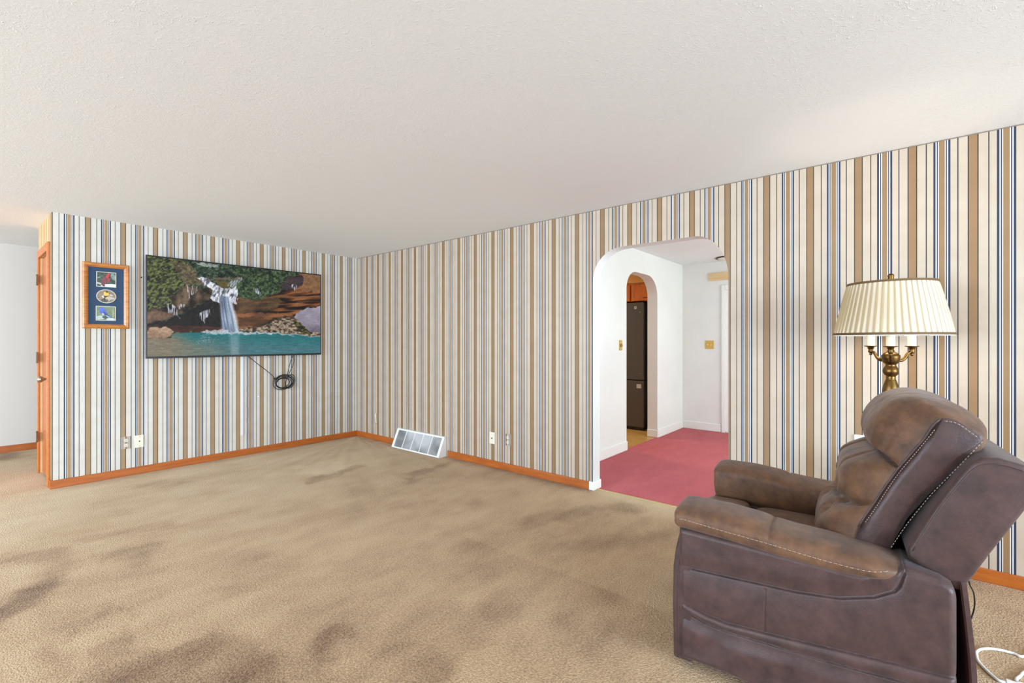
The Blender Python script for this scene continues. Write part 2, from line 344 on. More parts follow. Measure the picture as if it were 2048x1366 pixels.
# living-room carpet: brushed pile patches, plus daylight and light falloff painted in
def build_floor():
    x0, x1, y0, y1, st = XL, XR+0.048, YS, YB, 0.025
    nx = int((x1-x0)/st)+1; ny = int((y1-y0)/st)+1
    X, Y = np.meshgrid(np.linspace(x0, x1, nx), np.linspace(y0, y1, ny), indexing='ij')
    V = np.stack([X, Y, np.zeros_like(X)], -1)
    wx = X+0.16*(fbm(X*5, Y*5, 3)-.5)+0.11*(fbm(X*13, Y*13, 9, 3)-.5); wy = Y+0.16*(fbm(X*5, Y*5, 5)-.5)+0.11*(fbm(X*13, Y*13, 19, 3)-.5)
    nap_and_light = np.zeros_like(X)
    marks = [
     (-.24, .03, [(0.194,4.174),(0.344,4.141),(0.468,4.036),(0.453,3.724),(0.368,3.443),(0.307,3.278),(0.228,3.238),(0.17,3.135),(0.144,3.098),(0.027,2.952),(-.2,3.0),(0.03,3.259),(0.158,3.402),(0.225,3.492),(0.285,3.709),(0.277,3.935),(0.191,4.098)]),
     (-.18, .03, [(0.533,3.705),(0.678,3.738),(0.846,3.764),(0.912,3.684),(0.821,3.479),(0.683,3.371),(0.605,3.539)]),
     (-.17, .02, [(0.229,2.826),(0.303,2.777),(0.284,2.31),(0.233,2.372)]),
     (-.16, .02, [(0.349,2.641),(0.503,2.621),(0.508,2.509),(0.534,2.437),(0.754,2.408),(0.889,2.009),(0.811,1.673),(0.293,2.299)]),
     (-.22, .012, [(0.501,3.016),(0.513,3.001),(0.535,2.594),(0.52,2.486),(0.500,2.621)]),
     (-.22, .01, [(0.335,2.781),(0.386,2.875),(0.394,2.832),(0.345,2.752)]),
     (-.32, .05, [(0.2,7.98),(0.50,8.0),(0.56,7.5),(0.2,7.45)]),
     (-.16, .05, [(0.517,4.21),(0.714,4.176),(0.874,4.092),(1.04,4.006),(1.035,3.897),(0.837,3.923),(0.556,4.066)]),
     (-.22, .04, [(0.964,5.328),(1.598,5.231),(2.018,5.012),(1.52,5.005),(1.202,5.03)]),
     (-.24, .03, [(2.837,3.735),(3.447,3.708),(3.352,3.606),(2.773,3.547)]),
     (-.20, .05, [(2.542,2.196),(2.978,1.987),(3.294,1.839),(3.594,1.6),(3.446,1.479),(3.116,1.711),(2.61,1.97)]),
     (-.12, .06, [(2.267,1.763),(2.797,1.435),(3.192,1.221),(3.026,1.157),(2.481,1.504)]),
     (-.22, .02, [(2.089,4.288),(2.797,4.383),(2.736,4.287),(2.054,4.089)]),
     (-.20, .03, [(0.991,1.972),(1.165,1.994),(1.14,1.866),(0.934,1.776)]),
     (-.16, .05, [(1.18,1.744),(1.309,1.45),(1.202,1.331),(1.078,1.481)]),
     (.20, .15, [(-.4,6.447),(0.543,6.413),(0.734,5.458),(0.493,4.771),(-.3,4.4)]),  # daylight pool on the hallway-side floor, painted lighter
     (.24, .05, [(2.293,4.781),(2.815,4.819),(2.517,4.31),(2.183,4.346)]),
     (.16, .05, [(3.60,2.0),(3.64,.8),(3.35,.9),(3.30,1.35),(3.50,1.6)]),
     (.10, .10, [(.1,3.2),(.3,3.1),(.45,2.75),(.2,2.4),(.05,2.6)]),
    ]
    for amt, soft, poly in marks:
        ins = inside(wx, wy, poly); d = poly_dist(wx, wy, poly)
        s = np.where(ins, d, -d)
        nap_and_light += amt*.85*np.clip(0.5+s/(2.6*soft), 0, 1)*(.45+1.1*fbm(X*7+3, Y*7, 55, 3))
    # vacuum strokes fanning out of the far corner
    ang = np.arctan2(YT-Y, XR-X+0.001); rad = np.hypot(YT-Y, XR-X)
    st1 = fbm(ang*16+fbm(X*2, Y*2, 31)*2, rad*0.8, 21, 3)-.5
    nap_and_light += 0.55*st1*np.clip(1-rad/3.8, 0, 1)
    # grubby pile along the skirting
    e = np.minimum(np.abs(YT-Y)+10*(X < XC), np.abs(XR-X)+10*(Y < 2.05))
    nap_and_light -= 0.22*np.exp(-(e/0.10)**2)*(0.6+0.8*fbm(X*6, Y*6, 77))*(X > XC-.1)
    bl = fbm(X*1.1+4, Y*1.1, 40, 4)-.5
    nap_and_light += 0.22*bl + .16*(fbm(X*4.5, Y*4.5, 47, 4)-.5) - .22*np.clip((fbm(X*2.6+9, Y*2.6+2, 63, 4)-.56)*6, 0, 1)*.35
    nap_and_light += .16*S_(Y, 3.2, 4.8)-.10*(1-S_(Y, 1.2, 3.4))*(X < 2.2)  # far end lightened, near side darkened to carry the room's light falloff
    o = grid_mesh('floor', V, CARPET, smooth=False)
    a = o.data.attributes.new('nap_and_light', 'FLOAT', 'POINT'); a.data.foreach_set('value', nap_and_light.ravel().astype(np.float32))
    struct(o, 'tan cut-pile carpet of the living room', 'floor')
build_floor()
X2 = 7.04; YD0 = -1.5; YK = 2.5
struct(box('floor', (XR+0.048, YD0, -0.06), (X2, YK+.02, 0.0), RED_CARPET), 'red carpet beyond the archway', 'floor')
struct(box('floor', (XR+.048, YK+.02, -0.06), (8.2, 6.2, -0.002), KITCHEN_FLOOR), 'tan wooden kitchen floor seen through the inner arch', 'floor')
struct(box('ceiling', (XL-.2, YS-.2, H), (XR+WT/2, YB+.2, H+.08), ceiling_mat()), 'white stomp-textured living room ceiling', 'ceiling')
struct(box('ceiling', (XR+WT/2, YD0-.2, H), (8.4, 6.4, H+.08), mat('white_ceiling_paint', lin(234, 240, 239), .7, bump=.3, bscale=70)), 'white ceiling of the room beyond the archway', 'ceiling')

def arch_outline(c0, c1, spr0, spr1, top, rx0, rx1, n=14):
    """opening from c0 to c1: up at c0, over, down at c1."""
    pts = [(c0, 0)]
    for k in range(n+1):
        t = PI/2*k/n; pts.append((c0+rx0*(1-math.cos(t)), spr0+(top-spr0)*math.sin(t)))
    for k in range(n+1):
        t = PI/2*k/n; pts.append((c1-rx1*(1-math.sin(t)), spr1+(top-spr1)*math.cos(t)))
    pts.append((c1, 0)); return pts
def wall_with_arch(name, axis, lo, hi, s0, s1, arch, mats, sel, z1=H):
    pts = [(s0, 0)] + arch + [(s1, 0), (s1, z1), (s0, z1)]
    bm = bmesh.new(); add_prism(bm, pts, axis, lo, hi)
    bmesh.ops.recalc_face_normals(bm, faces=bm.faces[:])
    for f in bm.faces: f.material_index = sel(f)
    me = bpy.data.meshes.new(name); bm.to_mesh(me); bm.free()
    return struct(link(name, me, mats))
A1 = arch_outline(0.942, 2.051, 1.76, 1.83, 2.092, 0.245, 0.27)
wr = wall_with_arch('wall_right', 0, XR, XR+WT, YS, YB+.1, A1, [PAPER_R, mat('archway_paint', lin(218, 217, 214), .6)], lambda f: 0 if f.normal.x < -.9 else 1)
struct(wr, 'striped wallpaper wall with the big archway in it', 'wall')
# white paint inside the arch comes a hair proud of the paper edge
K1 = arch_outline(5.163, 6.09, 1.93, 1.90, 2.158, 0.27, 0.31)
wk = wall_with_arch('wall_dining_left', 1, YK, YK+.14, XR+WT, X2+.1, K1, [WHITE_WALL], lambda f: 0)
struct(wk, 'white wall with the narrow inner arch to the kitchen', 'wall')
struct(box('wall_dining_back', (X2, YD0, 0), (X2+.1, YK, H), WHITE_WALL), 'plain white far wall beyond the archway', 'wall')
# dining room window wall, out of view
bm = bmesh.new()
add_box(bm, (XR+WT, YD0-.1, 0), (4.1, YD0, H)); add_box(bm, (6.7, YD0-.1, 0), (X2+.1, YD0, H))
add_box(bm, (4.1, YD0-.1, 0), (6.7, YD0, .45)); add_box(bm, (4.1, YD0-.1, 2.32), (6.7, YD0, H))
struct(obj('wall_dining_front', bm, WHITE_WALL))
# kitchen shell
struct(box('wall_kitchen_far', (XR+WT, 6.0, 0), (8.2, 6.1, H), mat('kitchen_wall_paint', lin(226, 200, 150), .6)))
struct(box('wall_kitchen_right', (7.15, YK+.14, 0), (7.25, 6.0, H), MATS['kitchen_wall_paint']))
# TV wall and the closet block behind it
struct(box('wall_back', (XC, YT, 0), (XR, YT+.12, H), PAPER_TV), 'striped wallpaper wall that carries the television', 'wall')
bm = bmesh.new()
add_prism(bm, [(YT+.12, 0), (5.86, 0), (5.86, 2.13), (6.53, 2.13), (6.53, 0), (YC2, 0), (YC2, H), (YT+.12, H)][0:8] if False else
          [(YT+.12, 0), (5.89, 0), (5.89, 2.12), (6.53, 2.12), (6.53, 0), (YC2, 0), (YC2, H), (YT+.12, H)], 0, XC, XC+.10)
struct(obj('wall_closet_side', bm, PAPER_SIDE), 'narrow side face of the closet above the door', 'wall')
struct(box('wall_closet_rear', (XC+.1, YC2-.1, 0), (XR, YC2, H), GREY_WALL))
struct(box('wall_hall_back', (XL-.1, YB, 0), (XR, YB+.1, H), GREY_WALL), 'plain grey wall at the end of the hallway', 'wall')
# left and rear walls with window openings, behind the camera
bm = bmesh.new()
for y0, y1, z0, z1 in ((YS, 1.0, 0, H), (1.0, 6.2, 0, .5), (1.0, 6.2, 2.2, H), (6.2, 6.5, 0, H), (6.5, 7.6, 2.2, H), (6.5, 7.6, 0, .02), (7.6, YB, 0, H)):
    add_box(bm, (XL-.1, y0, z0), (XL, y1, z1))
struct(obj('wall_left', bm, GREY_WALL))
bm = bmesh.new()
for x0, x1, z0, z1 in ((XL, -2.1, 0, H), (-2.1, 2.5, 0, .5), (-2.1, 2.5, 2.2, H), (2.5, XR, 0, H)):
    add_box(bm, (x0, YS-.1, z0), (x1, YS, z1))
struct(obj('wall_front', bm, WHITE_WALL))
box_w = lambda n, a, b, m=WOOD_BASE: box(n, a, b, m, bevel=.004)
# baseboards
BH = .072
struct(box_w('baseboard_back', (XC-.012, YT-.014, 0), (XR, YT, BH)), 'orange wooden baseboard under the television wall', 'baseboard')
struct(box_w('baseboard_right', (XR-.014, 4.80, 0), (XR, YT-.014, BH)), 'short orange baseboard between the corner and the floor vent', 'baseboard')
struct(box_w('baseboard_right', (XR-.014, 2.085, 0), (XR, 3.90, BH)), 'orange baseboard between the floor vent and the archway', 'baseboard')
struct(box_w('baseboard_right', (XR-.014, YS, 0), (XR, .905, BH)), 'orange baseboard behind the recliner', 'baseboard')
struct(box_w('baseboard_left', (XC-.012, YT, 0), (XC, 5.80, BH)), 'stub of orange baseboard wrapping the corner beside the closet door', 'baseboard')
struct(box_w('baseboard_back', (XL, YB-.014, 0), (XR, YB, .08)), 'orange baseboard of the grey hallway wall', 'baseboard')
for nm, a, b, lb in (('baseboard_right', (XR+WT, YK-.014, 0), (5.163, YK, .11), 'white baseboard left of the inner arch'),
                 ('baseboard_right', (6.09, YK-.014, 0), (X2, YK, .11), 'white baseboard right of the inner arch'),
                 ('baseboard_right', (6.075, YK-.01, 0), (6.09, YK+.14, .10), 'white baseboard end inside the inner arch jamb'),
                 ('baseboard_right', (5.163, YK-.01, 0), (5.176, YK+.14, .10), 'white baseboard end on the left jamb of the inner arch'),
                 ('baseboard_back', (X2-.014, 1.95, 0), (X2, YK-.014, .11), 'white baseboard under the brass switch plate'),
                 ('baseboard_right', (XR-.014, 2.045, 0), (XR, 2.085, .075), 'white baseboard cap at the foot of the archway'),
                 ('baseboard_right', (XR-.014, 2.035, 0), (XR+WT, 2.051, .075), 'white baseboard return inside the archway jamb'),
                 ('baseboard_right', (XR-.014, .942, 0), (XR+WT, .958, .075), 'white baseboard return on the near jamb of the archway')):
    struct(box(nm, a, b, TRIM_WHITE, bevel=.005), lb, 'baseboard')
struct(box('trim_1', (XR+.040, .958, -.004), (XR+.056, 2.035, .006), mat('carpet_edge', lin(190, 172, 118), .8)), 'carpet joining strip across the archway threshold', 'trim')
# thin dark caulk line where the paper meets the ceiling
struct(box('trim_2', (XR-.0025, YS, H-.006), (XR, YT, H-.001), mat('paper_edge', lin(132, 120, 108), .8)), 'thin wallpaper edge line under the ceiling', 'trim')

# far-wall door frame in the dining room
d1 = empty('door_1', (X2, 1.94, 0)); struct(d1, 'white panelled door and frame beyond the archway', 'door')
box('door_frame', (-.022, -.045, 0), (0, .0, 2.10), TRIM_WHITE, d1, bevel=.004)
box('door_frame', (-.022, -.95, 2.03), (0, -.045, 2.10), TRIM_WHITE, d1, bevel=.004)
box('door_panel', (-.008, -.90, .012), (0, -.045, 2.03), mat('white_door_paint', lin(238, 236, 232), .4), d1)
box('door_stop', (-.014, -.060, .012), (-.0, -.045, 2.03), TRIM_WHITE, d1, bevel=.003)

# ------------------------------------------------------------------ closet door
dr = empty('door_2', (XC, 5.80, 0)); struct(dr, 'orange-stained closet door on the narrow side of the television wall', 'door')
box('door_frame', (-.018, .02, 0), (0, .09, 2.19), WOOD, dr, bevel=.004)
box('door_frame', (-.018, .73, 0), (0, .80, 2.19), WOOD, dr, bevel=.004)
box('door_frame', (-.018, .09, 2.12), (0, .73, 2.19), WOOD, dr, bevel=.004)
box('door_panel', (.012, .098, .015), (.05, .722, 2.112), mat('closet_door_wood', lin(186, 106, 48), .25, col2=lin(176, 94, 38), cscale=2.5, stretch=(2, 2, .6), crange=(.3, .7)), dr, bevel=.002)
bm = bmesh.new(); add_box(bm, (.052, .09, 0), (.06, .73, 2.12)); obj('door_reveal', bm, WOOD_DARK, dr)
for z in (.36, 1.14, 1.905):
    bm = bmesh.new()
    add_tube(bm, [(-.022, .735, z-.045), (-.022, .735, z+.045)], .007, 10)
    add_box(bm, (-.021, .70, z-.044), (-.018, .77, z+.044))
    for dz in (-.05, .05): add_tube(bm, [(-.022, .735, z+dz-.004), (-.022, .735, z+dz+.004)], .0085, 10)
    obj('hinge', bm, mat('dull_hinge_metal', lin(120, 84, 54), .4, metal=.7), dr)
bm = bmesh.new(); add_lathe(bm, [(.0, 0), (.027, .0), (.027, .006), (.012, .01), (.010, .03), (.016, .038), (.027, .052), (.030, .066), (.024, .078), (.0, .082)], 24, cap=False)
bmesh.ops.transform(bm, matrix=Matrix.Translation((.010, .155, .957)) @ Matrix.Rotation(-PI/2, 4, 'Y'), verts=bm.verts[:])
k = obj('door_knob', bm, METAL, dr, smooth=True)

# ================================================================== TELEVISION
SCR = 0.88
def homography(src, dst):
    A = []; B = []
    for (x, y), (u, v) in zip(src, dst):
        A.append([x, y, 1, 0, 0, 0, -u*x, -u*y]); B.append(u); A.append([0, 0, 0, x, y, 1, -v*x, -v*y]); B.append(v)
    h = np.linalg.solve(np.array(A, float), np.array(B, float)); return np.append(h, 1).reshape(3, 3)
def s2l(c):
    c = np.clip(c, 0, 255)/255.; return np.where(c <= .04045, c/12.92, ((c+.055)/1.055)**2.4)
def paint_waterfall(U, Vv):
    """U, Vv in 0..1 (v downwards) -> sRGB 0..255"""
    Hm = homography([(0, 0), (1, 0), (0, 1), (1, 1)], [(80, 130), (1942, 330), (72, 1212), (1944, 1160)])
    w_ = Hm[2, 0]*U+Hm[2, 1]*Vv+1; X = (Hm[0, 0]*U+Hm[0, 1]*Vv+Hm[0, 2])/w_; Y = (Hm[1, 0]*U+Hm[1, 1]*Vv+Hm[1, 2])/w_
    wx = X+50*(fbm(X/45, Y/45, 1)-.5); wy = Y+50*(fbm(X/45, Y/45, 2)-.5)
    img = np.zeros(X.shape+(3,))
    f1 = fbm(X/26, Y/18, 11, 5); f2 = fbm(X/9, Y/9, 12, 3); fs = fbm(X/120, Y/14, 13, 5); fb = fbm(X/70, Y/70, 14, 5)
    def ramp(t, *cs):
        t = np.clip(t, 0, .999)*(len(cs)-1); i = t.astype(int); fr = (t-i)[..., None]; c = np.array(cs, float)
        return c[i]*(1-fr)+c[i+1]*fr
    def put(poly, col, a=1.0, warp=1, soft=10):
        x, y = (wx, wy) if warp else (X, Y)
        ins = inside(x, y, poly); d = poly_dist(x, y, poly)
        al = (np.clip(.5+np.where(ins, d, -d)/soft, 0, 1)*a)[..., None] if np.isscalar(a) else (np.clip(.5+np.where(ins, d, -d)/soft, 0, 1)*a)[..., None]
        img[:] = img*(1-al)+np.asarray(col)*al
    g = np.clip((f1*.6+f2*.4-.5)*2.4+.45, 0, 1)
    img[:] = ramp(g, (14, 24, 20), (34, 52, 40), (66, 88, 62), (108, 124, 90))
    # thin trunks and a gap of sky
    tr = np.clip(1-np.abs(((X+14*np.sin(Y/60)) % 38)-19)/3, 0, 1)*(Y < 380)*(X > 720)*(X < 1120)
    img[:] = img*(1-.5*tr[..., None])+np.array((70, 62, 50))*.5*tr[..., None]
    put([(590, 195), (700, 200), (860, 220), (850, 250), (740, 240), (640, 225)], ramp(f2, (120, 140, 130), (235, 235, 230)), .7)
    # left slope
    gl = np.clip((fbm(X/22+Y/40, Y/16, 50, 5)-.5)*2.6+.5, 0, 1)
    put([(40, 60), (420, 150), (560, 230), (640, 345), (720, 430), (480, 460), (330, 560), (340, 640), (210, 720), (40, 720)], ramp(gl, (30, 30, 20), (62, 62, 42), (88, 98, 50), (116, 132, 62)))
    put([(330, 170), (560, 230), (640, 340), (720, 440), (500, 440), (420, 330)], ramp(g, (62, 48, 40), (110, 90, 70), (150, 132, 100)), .7)
    # rock of the left overhang, cave below it
    put([(330, 560), (500, 450), (640, 480), (780, 470), (785, 560), (700, 610), (540, 700), (400, 750), (300, 810), (40, 860), (40, 710), (210, 700), (340, 630)], ramp(np.clip((fb-.5)*2.5+.5, 0, 1), (34, 27, 20), (78, 64, 46), (122, 98, 76)))
    put([(60, 720), (200, 720), (330, 740), (300, 800), (80, 850), (60, 850)], ramp(f1, (90, 62, 50), (165, 125, 100)), .8)
    put([(40, 862), (300, 812), (545, 708), (720, 605), (870, 570), (900, 920), (640, 930), (350, 940), (40, 880)], ramp(f1, (8, 8, 10), (30, 26, 26), (52, 40, 34)))
    put([(40, 872), (880, 880), (900, 940), (350, 950), (40, 930)], ramp(fs, (40, 22, 20), (120, 64, 44)), .85)
    # right cliff of orange sandstone
    cl = np.clip((fbm(X/190, Y/20+X/260, 61, 5)-.5)*3.2+.5, 0, 1)
    put([(1000, 560), (1250, 600), (1400, 540), (1560, 480), (1490, 450), (1560, 350), (1760, 310), (1990, 330), (1990, 680), (1830, 700), (1650, 775), (1560, 790), (1300, 865), (1280, 885), (1050, 900), (960, 700)], ramp(cl, (24, 15, 10), (62, 35, 18), (112, 62, 28), (150, 94, 50)))
    put([(1040, 590), (1300, 560), (1480, 560), (1560, 610), (1400, 700), (1200, 730), (1030, 740)], ramp(fb, (40, 26, 16), (96, 70, 42), (120, 96, 66)), .75)
    put([(1030, 745), (1380, 735), (1640, 742), (1640, 770), (1400, 800), (1200, 770), (1040, 760)], (150, 92, 56), .6)
    put([(1060, 770), (1300, 775), (1420, 800), (1290, 860), (1060, 885)], ramp(fs, (58, 34, 20), (120, 74, 40)), .8)
    put([(1750, 300), (1990, 320), (1990, 520), (1750, 500)], ramp(f1, (110, 74, 46), (168, 122, 80)), .9)
    put([(1560, 360), (1640, 330), (1750, 345), (1755, 420), (1700, 470), (1600, 500), (1530, 470)], ramp(f2, (30, 26, 34), (92, 76, 82)), .9)
    # right evergreens
    put([(1040, 240), (1560, 320), (1570, 400), (1480, 500), (1360, 545), (1270, 600), (1110, 570), (1040, 490)], ramp(g, (18, 28, 20), (40, 56, 36), (70, 92, 54), (104, 122, 76)), .85)
    put([(820, 390), (970, 395), (970, 470), (860, 470)], ramp(f1, (70, 58, 26), (118, 104, 50)))
    put([(720, 366), (1110, 360), (1110, 380), (740, 388)], (120, 100, 80), .8, soft=5)
    # frozen cascade, icicles
    ws = np.clip((fbm(X/14+Y/30, Y/34, 71, 4)-.5)*3+.62, 0, 1)
    wh = ramp(ws, (84, 84, 96), (170, 176, 196), (244, 246, 252))
    put([(620, 355), (730, 370), (830, 440), (900, 475), (1000, 465), (1050, 450), (1050, 560), (1000, 640), (940, 560), (860, 560), (850, 650), (800, 620), (750, 600), (785, 490), (700, 450)], wh, .95)
    put([(940, 440), (980, 390), (1110, 365), (1110, 395), (1000, 460)], wh, .65)
    ic = np.clip((vnoise(X/5, Y/60, 81)*.7+vnoise(X/11, Y/30, 82)*.3-.50)*6, 0, 1)
    for poly in ([(490, 435), (620, 465), (600, 510), (545, 540), (520, 575), (505, 500)], [(270, 620), (345, 640), (400, 700), (430, 790), (370, 760), (320, 800), (305, 700)], [(610, 760), (800, 680), (800, 740), (720, 790), (690, 850), (660, 790)], [(1625, 430), (1640, 420), (1690, 425), (1686, 505), (1668, 470), (1640, 460)], [(745, 560), (1060, 560), (1040, 640), (860, 640), (780, 620)], [(1230, 470), (1310, 465), (1300, 540), (1250, 510)], [(420, 650), (480, 640), (470, 690), (420, 690)]):
        put(poly, (214, 218, 236), ic*.9)
    # the fall
    fl = np.clip((vnoise((X-(Y-560)*.16)/7, Y/160, 91)*.6+vnoise((X-(Y-560)*.16)/17, Y/200, 92)*.4), 0, 1)
    edge = np.clip((X-(985+(Y-560)*.20))/60+1, 0, 1)
    put([(860, 560), (960, 560), (1000, 640), (1035, 760), (1072, 950), (885, 950), (870, 750)], ramp(np.clip(fl*.75+edge*.45-.05, 0, 1), (66, 76, 100), (128, 148, 182), (198, 212, 236), (246, 250, 255)), .9, warp=0, soft=26)
    # pool
    pt = np.clip((Y-950)/230, 0, 1); pl = np.clip((X-300)/900, 0, 1)
    top = np.array((22, 112, 118))[None, None]*1.0; bl = np.array((132, 124, 102)); br = np.array((66, 118, 128))
    bot = bl*(1-pl[..., None])+br*pl[..., None]
    tm = np.clip(pt*1.5-.1+(1-np.clip((X-320)/260, 0, 1))*.7, 0, 1)[..., None]
    rip = (fbm(X/60, Y/5, 95, 3)-.5)[..., None]
    pool = (top*(1-tm)+bot*tm)*(1+.35*rip)
    put([(30, 1020), (330, 1010), (360, 958), (700, 945), (1080, 952), (1400, 948), (1700, 965), (2000, 990), (2000, 1300), (30, 1300)], pool, 1, warp=0, soft=6)
    put([(960, 965), (1070, 965), (1060, 1190), (985, 1190)], (176, 190, 208), .38, warp=0, soft=40)
    sp = np.clip((vnoise(X/9, Y/9, 99)-.55)*4, 0, 1)
    put([(610, 1050), (690, 950), (760, 950), (770, 1010), (880, 1030), (760, 1060), (640, 1080)], (196, 200, 198), np.clip((vnoise(X/3.5, Y/3.5, 99)*.6+vnoise(X/9, Y/9, 98)*.4-.50)*4, 0, 1)*.55)
    put([(640, 935), (880, 905), (960, 940), (1200, 938), (1430, 940), (1420, 956), (1200, 966), (900, 964), (660, 950)], ramp(f2, (130, 146, 162), (248, 250, 252)), .85)
    put([(1400, 940), (1960, 975), (1960, 990), (1400, 955)], (214, 218, 226), .7)
    # stones
    put([(60, 940), (120, 900), (250, 888), (335, 900), (358, 945), (320, 1005), (180, 1022), (60, 1015)], ramp(np.clip(f1*.7+(1000-Y)/260, 0, 1), (112, 84, 64), (168, 134, 104), (206, 178, 146)), 1, soft=6)
    rk = np.clip((fbm(X/24, Y/16, 111, 4)-.5)*3.2+.5, 0, 1)
    put([(1060, 900), (1290, 878), (1400, 822), (1560, 768), (1660, 770), (1790, 870), (1850, 930), (1980, 950), (1980, 985), (1700, 965), (1500, 945), (1290, 935), (1070, 930)], ramp(rk, (52, 40, 34), (126, 106, 84), (176, 156, 132)))
    put([(1640, 800), (1720, 830), (1800, 900), (1850, 945), (1760, 960), (1690, 900)], ramp(rk, (26, 28, 12), (92, 92, 40)), .85)
    put([(1645, 770), (1720, 715), (1830, 676), (1990, 655), (1990, 950), (1840, 935), (1790, 880), (1710, 810)], ramp(np.clip(.35+(fb-.5)+(900-Y)/500, 0, 1), (96, 90, 104), (138, 130, 148), (166, 158, 172)), 1, soft=6)
    img *= (.86+.28*fbm(X/7, Y/6, 123, 3))[..., None]
    g_ = img.mean(-1, keepdims=True); img = g_+(img-g_)*.88
    return img
tv = empty('television', (2.131, YT, 1.64), 0)
tag(tv, 'large flat television on the striped wall showing a waterfall and a teal pool', 'television')
TW, TH = 1.803, 1.022
hw, hh = TW/2, TH/2
box('back_panel', (-hw+.01, -.052, -hh+.01), (hw-.01, -.022, hh-.01), BLACK, tv, bevel=.004)
box('wall_mount', (-.25, -.022, -.2), (.25, 0, .2), BLACK, tv)
bm = bmesh.new()
add_box(bm, (-hw, -.062, -hh), (hw, -.05, -hh+.020)); add_box(bm, (-hw, -.062, hh-.012), (hw, -.05, hh))
add_box(bm, (-hw, -.062, -hh+.020), (-hw+.010, -.05, hh-.012)); add_box(bm, (hw-.010, -.062, -hh+.020), (hw, -.05, hh-.012))
obj('bezel', bm, BLACK, tv, bevel=.0015)
nu, nv = 400, 226
U, Vv = np.meshgrid(np.linspace(0, 1, nu), np.linspace(0, 1, nv), indexing='ij')
V = np.stack([-hw+.010+U*(TW-.020), np.full_like(U, -.0565), hh-.012-Vv*(TH-.032)], -1)
scr = grid_mesh('screen', V, attr_mat('lit_screen', 'picture', rough=.3, emit=SCR, spec=.12), tv, smooth=False)
set_color(scr.data, 'picture', s2l(paint_waterfall(U, Vv)).reshape(-1, 3))
scr['label'] = 'lit screen with a waterfall picture'

# cables under the television
cb = empty('cable_bundle', (2.58, YT-.02, .80)); tag(cb, 'coiled black cables hanging under the television', 'cable')
def loop(cx, cz, rx, rz, ph, a0, a1, dy, n=26):
    return [(cx+rx*math.cos(a0+(a1-a0)*k/n)*math.cos(ph)-rz*math.sin(a0+(a1-a0)*k/n)*math.sin(ph), dy+.008*math.sin(3*k/n*PI),
             cz+rx*math.cos(a0+(a1-a0)*k/n)*math.sin(ph)+rz*math.sin(a0+(a1-a0)*k/n)*math.cos(ph)) for k in range(n+1)]
rs = random.Random(5)
for i in range(5):
    tube('cable_coil', loop(-.01+rs.uniform(-.012, .012), .002+rs.uniform(-.008, .008), .122-.010*i+rs.uniform(-.006, .006), .088-.008*i, rs.uniform(-.15, .2), 0, 2*PI, -.012-.004*i), .0042, BLACK_CABLE, cb, smoothn=2)
tube('cable_coil', loop(.065, .012, .055, .085, -.3, 0, 2*PI, -.03), .0042, BLACK_CABLE, cb, smoothn=2)
tube('cable', [(-.40, -.012, .325), (-.30, -.016, .235), (-.20, -.02, .15), (-.135, -.022, .085), (-.115, -.02, .06), (-.06, -.03, .075)], .0035, BLACK_CABLE, cb)
tube('cable', [(.10, -.014, .325), (.075, -.016, .25), (.05, -.02, .17), (.035, -.02, .09), (.03, -.02, .07)], .0035, BLACK_CABLE, cb)
tube('cable', [(.115, -.014, .325), (.115, -.02, .25), (.085, -.022, .17), (.05, -.02, .10), (.045, -.02, .07)], .0035, BLACK_CABLE, cb)
t = tag(box('cable_tie', (-.125, -.05, .045), (-.085, -.01, .065), BLACK_CABLE), 'black tie', 'tie'); del t['label']; del t['category']; t.parent = cb
# cord cover
cc = tag(box('cord_cover', (2.108, YT-.010, .232), (2.136, YT, 1.128), mat('cord_cover_plastic', lin(222, 222, 224), .45), bevel=.003), 'white vertical cord cover running down from the television', 'cord cover')
# small nub and nail
bm = bmesh.new(); add_lathe(bm, [(0, 0), (.014, 0), (.012, .008), (.005, .014), (0, .015)], 14, cap=False)
bmesh.ops.transform(bm, matrix=Matrix.Translation((2.30, YT, .655)) @ Matrix.Rotation(PI/2, 4, 'X'), verts=bm.verts[:])
tag(obj('wall_anchor', bm, mat('pale_anchor', lin(214, 214, 220), .5), smooth=True), 'tiny pale plug in the wall under the cable coil, left of it', 'wall plug')
bm = bmesh.new(); add_lathe(bm, [(0, 0), (.003, 0), (.003, .014), (.007, .016), (.006, .02), (0, .021)], 12, cap=False)
bmesh.ops.transform(bm, matrix=Matrix.Translation((1.203, YT, 1.929)) @ Matrix.Rotation(PI/2, 4, 'X'), verts=bm.verts[:])
tag(obj('nail', bm, BLACK, smooth=True), 'dark nail in the wall between the bird picture and the television', 'nail')

# ------------------------------------------------------------------ bird picture
pf = empty('picture_frame', (.940, YT, 1.725)); tag(pf, 'orange wooden picture frame with three bird photos on a navy mat', 'picture')
fw, fh, ft = .168, .305, .038
bm = bmesh.new()
prof = [(0, 0), (0, .026), (.010, .034), (.026, .030), (.040, .018), (.040, 0)]
cor = [(-1, -1), (1, -1), (1, 1), (-1, 1)]
rings = []
for sx, sz in cor: rings.append([bm.verts.new((sx*(fw-d), -h, sz*(fh-d))) for d, h in prof])
for i in range(4):
    a, b = rings[i], rings[(i+1) % 4]
    for k in range(len(prof)): bm.faces.new((a[k], b[k], b[(k+1) % len(prof)], a[(k+1) % len(prof)]))
obj('frame', bm, FRAME_WOOD, pf)
box('mat_board', (-fw+.038, -.010, -fh+.038), (fw-.038, -.004, fh-.038), mat('navy_mat_board', lin(40, 66, 96), .7), pf)
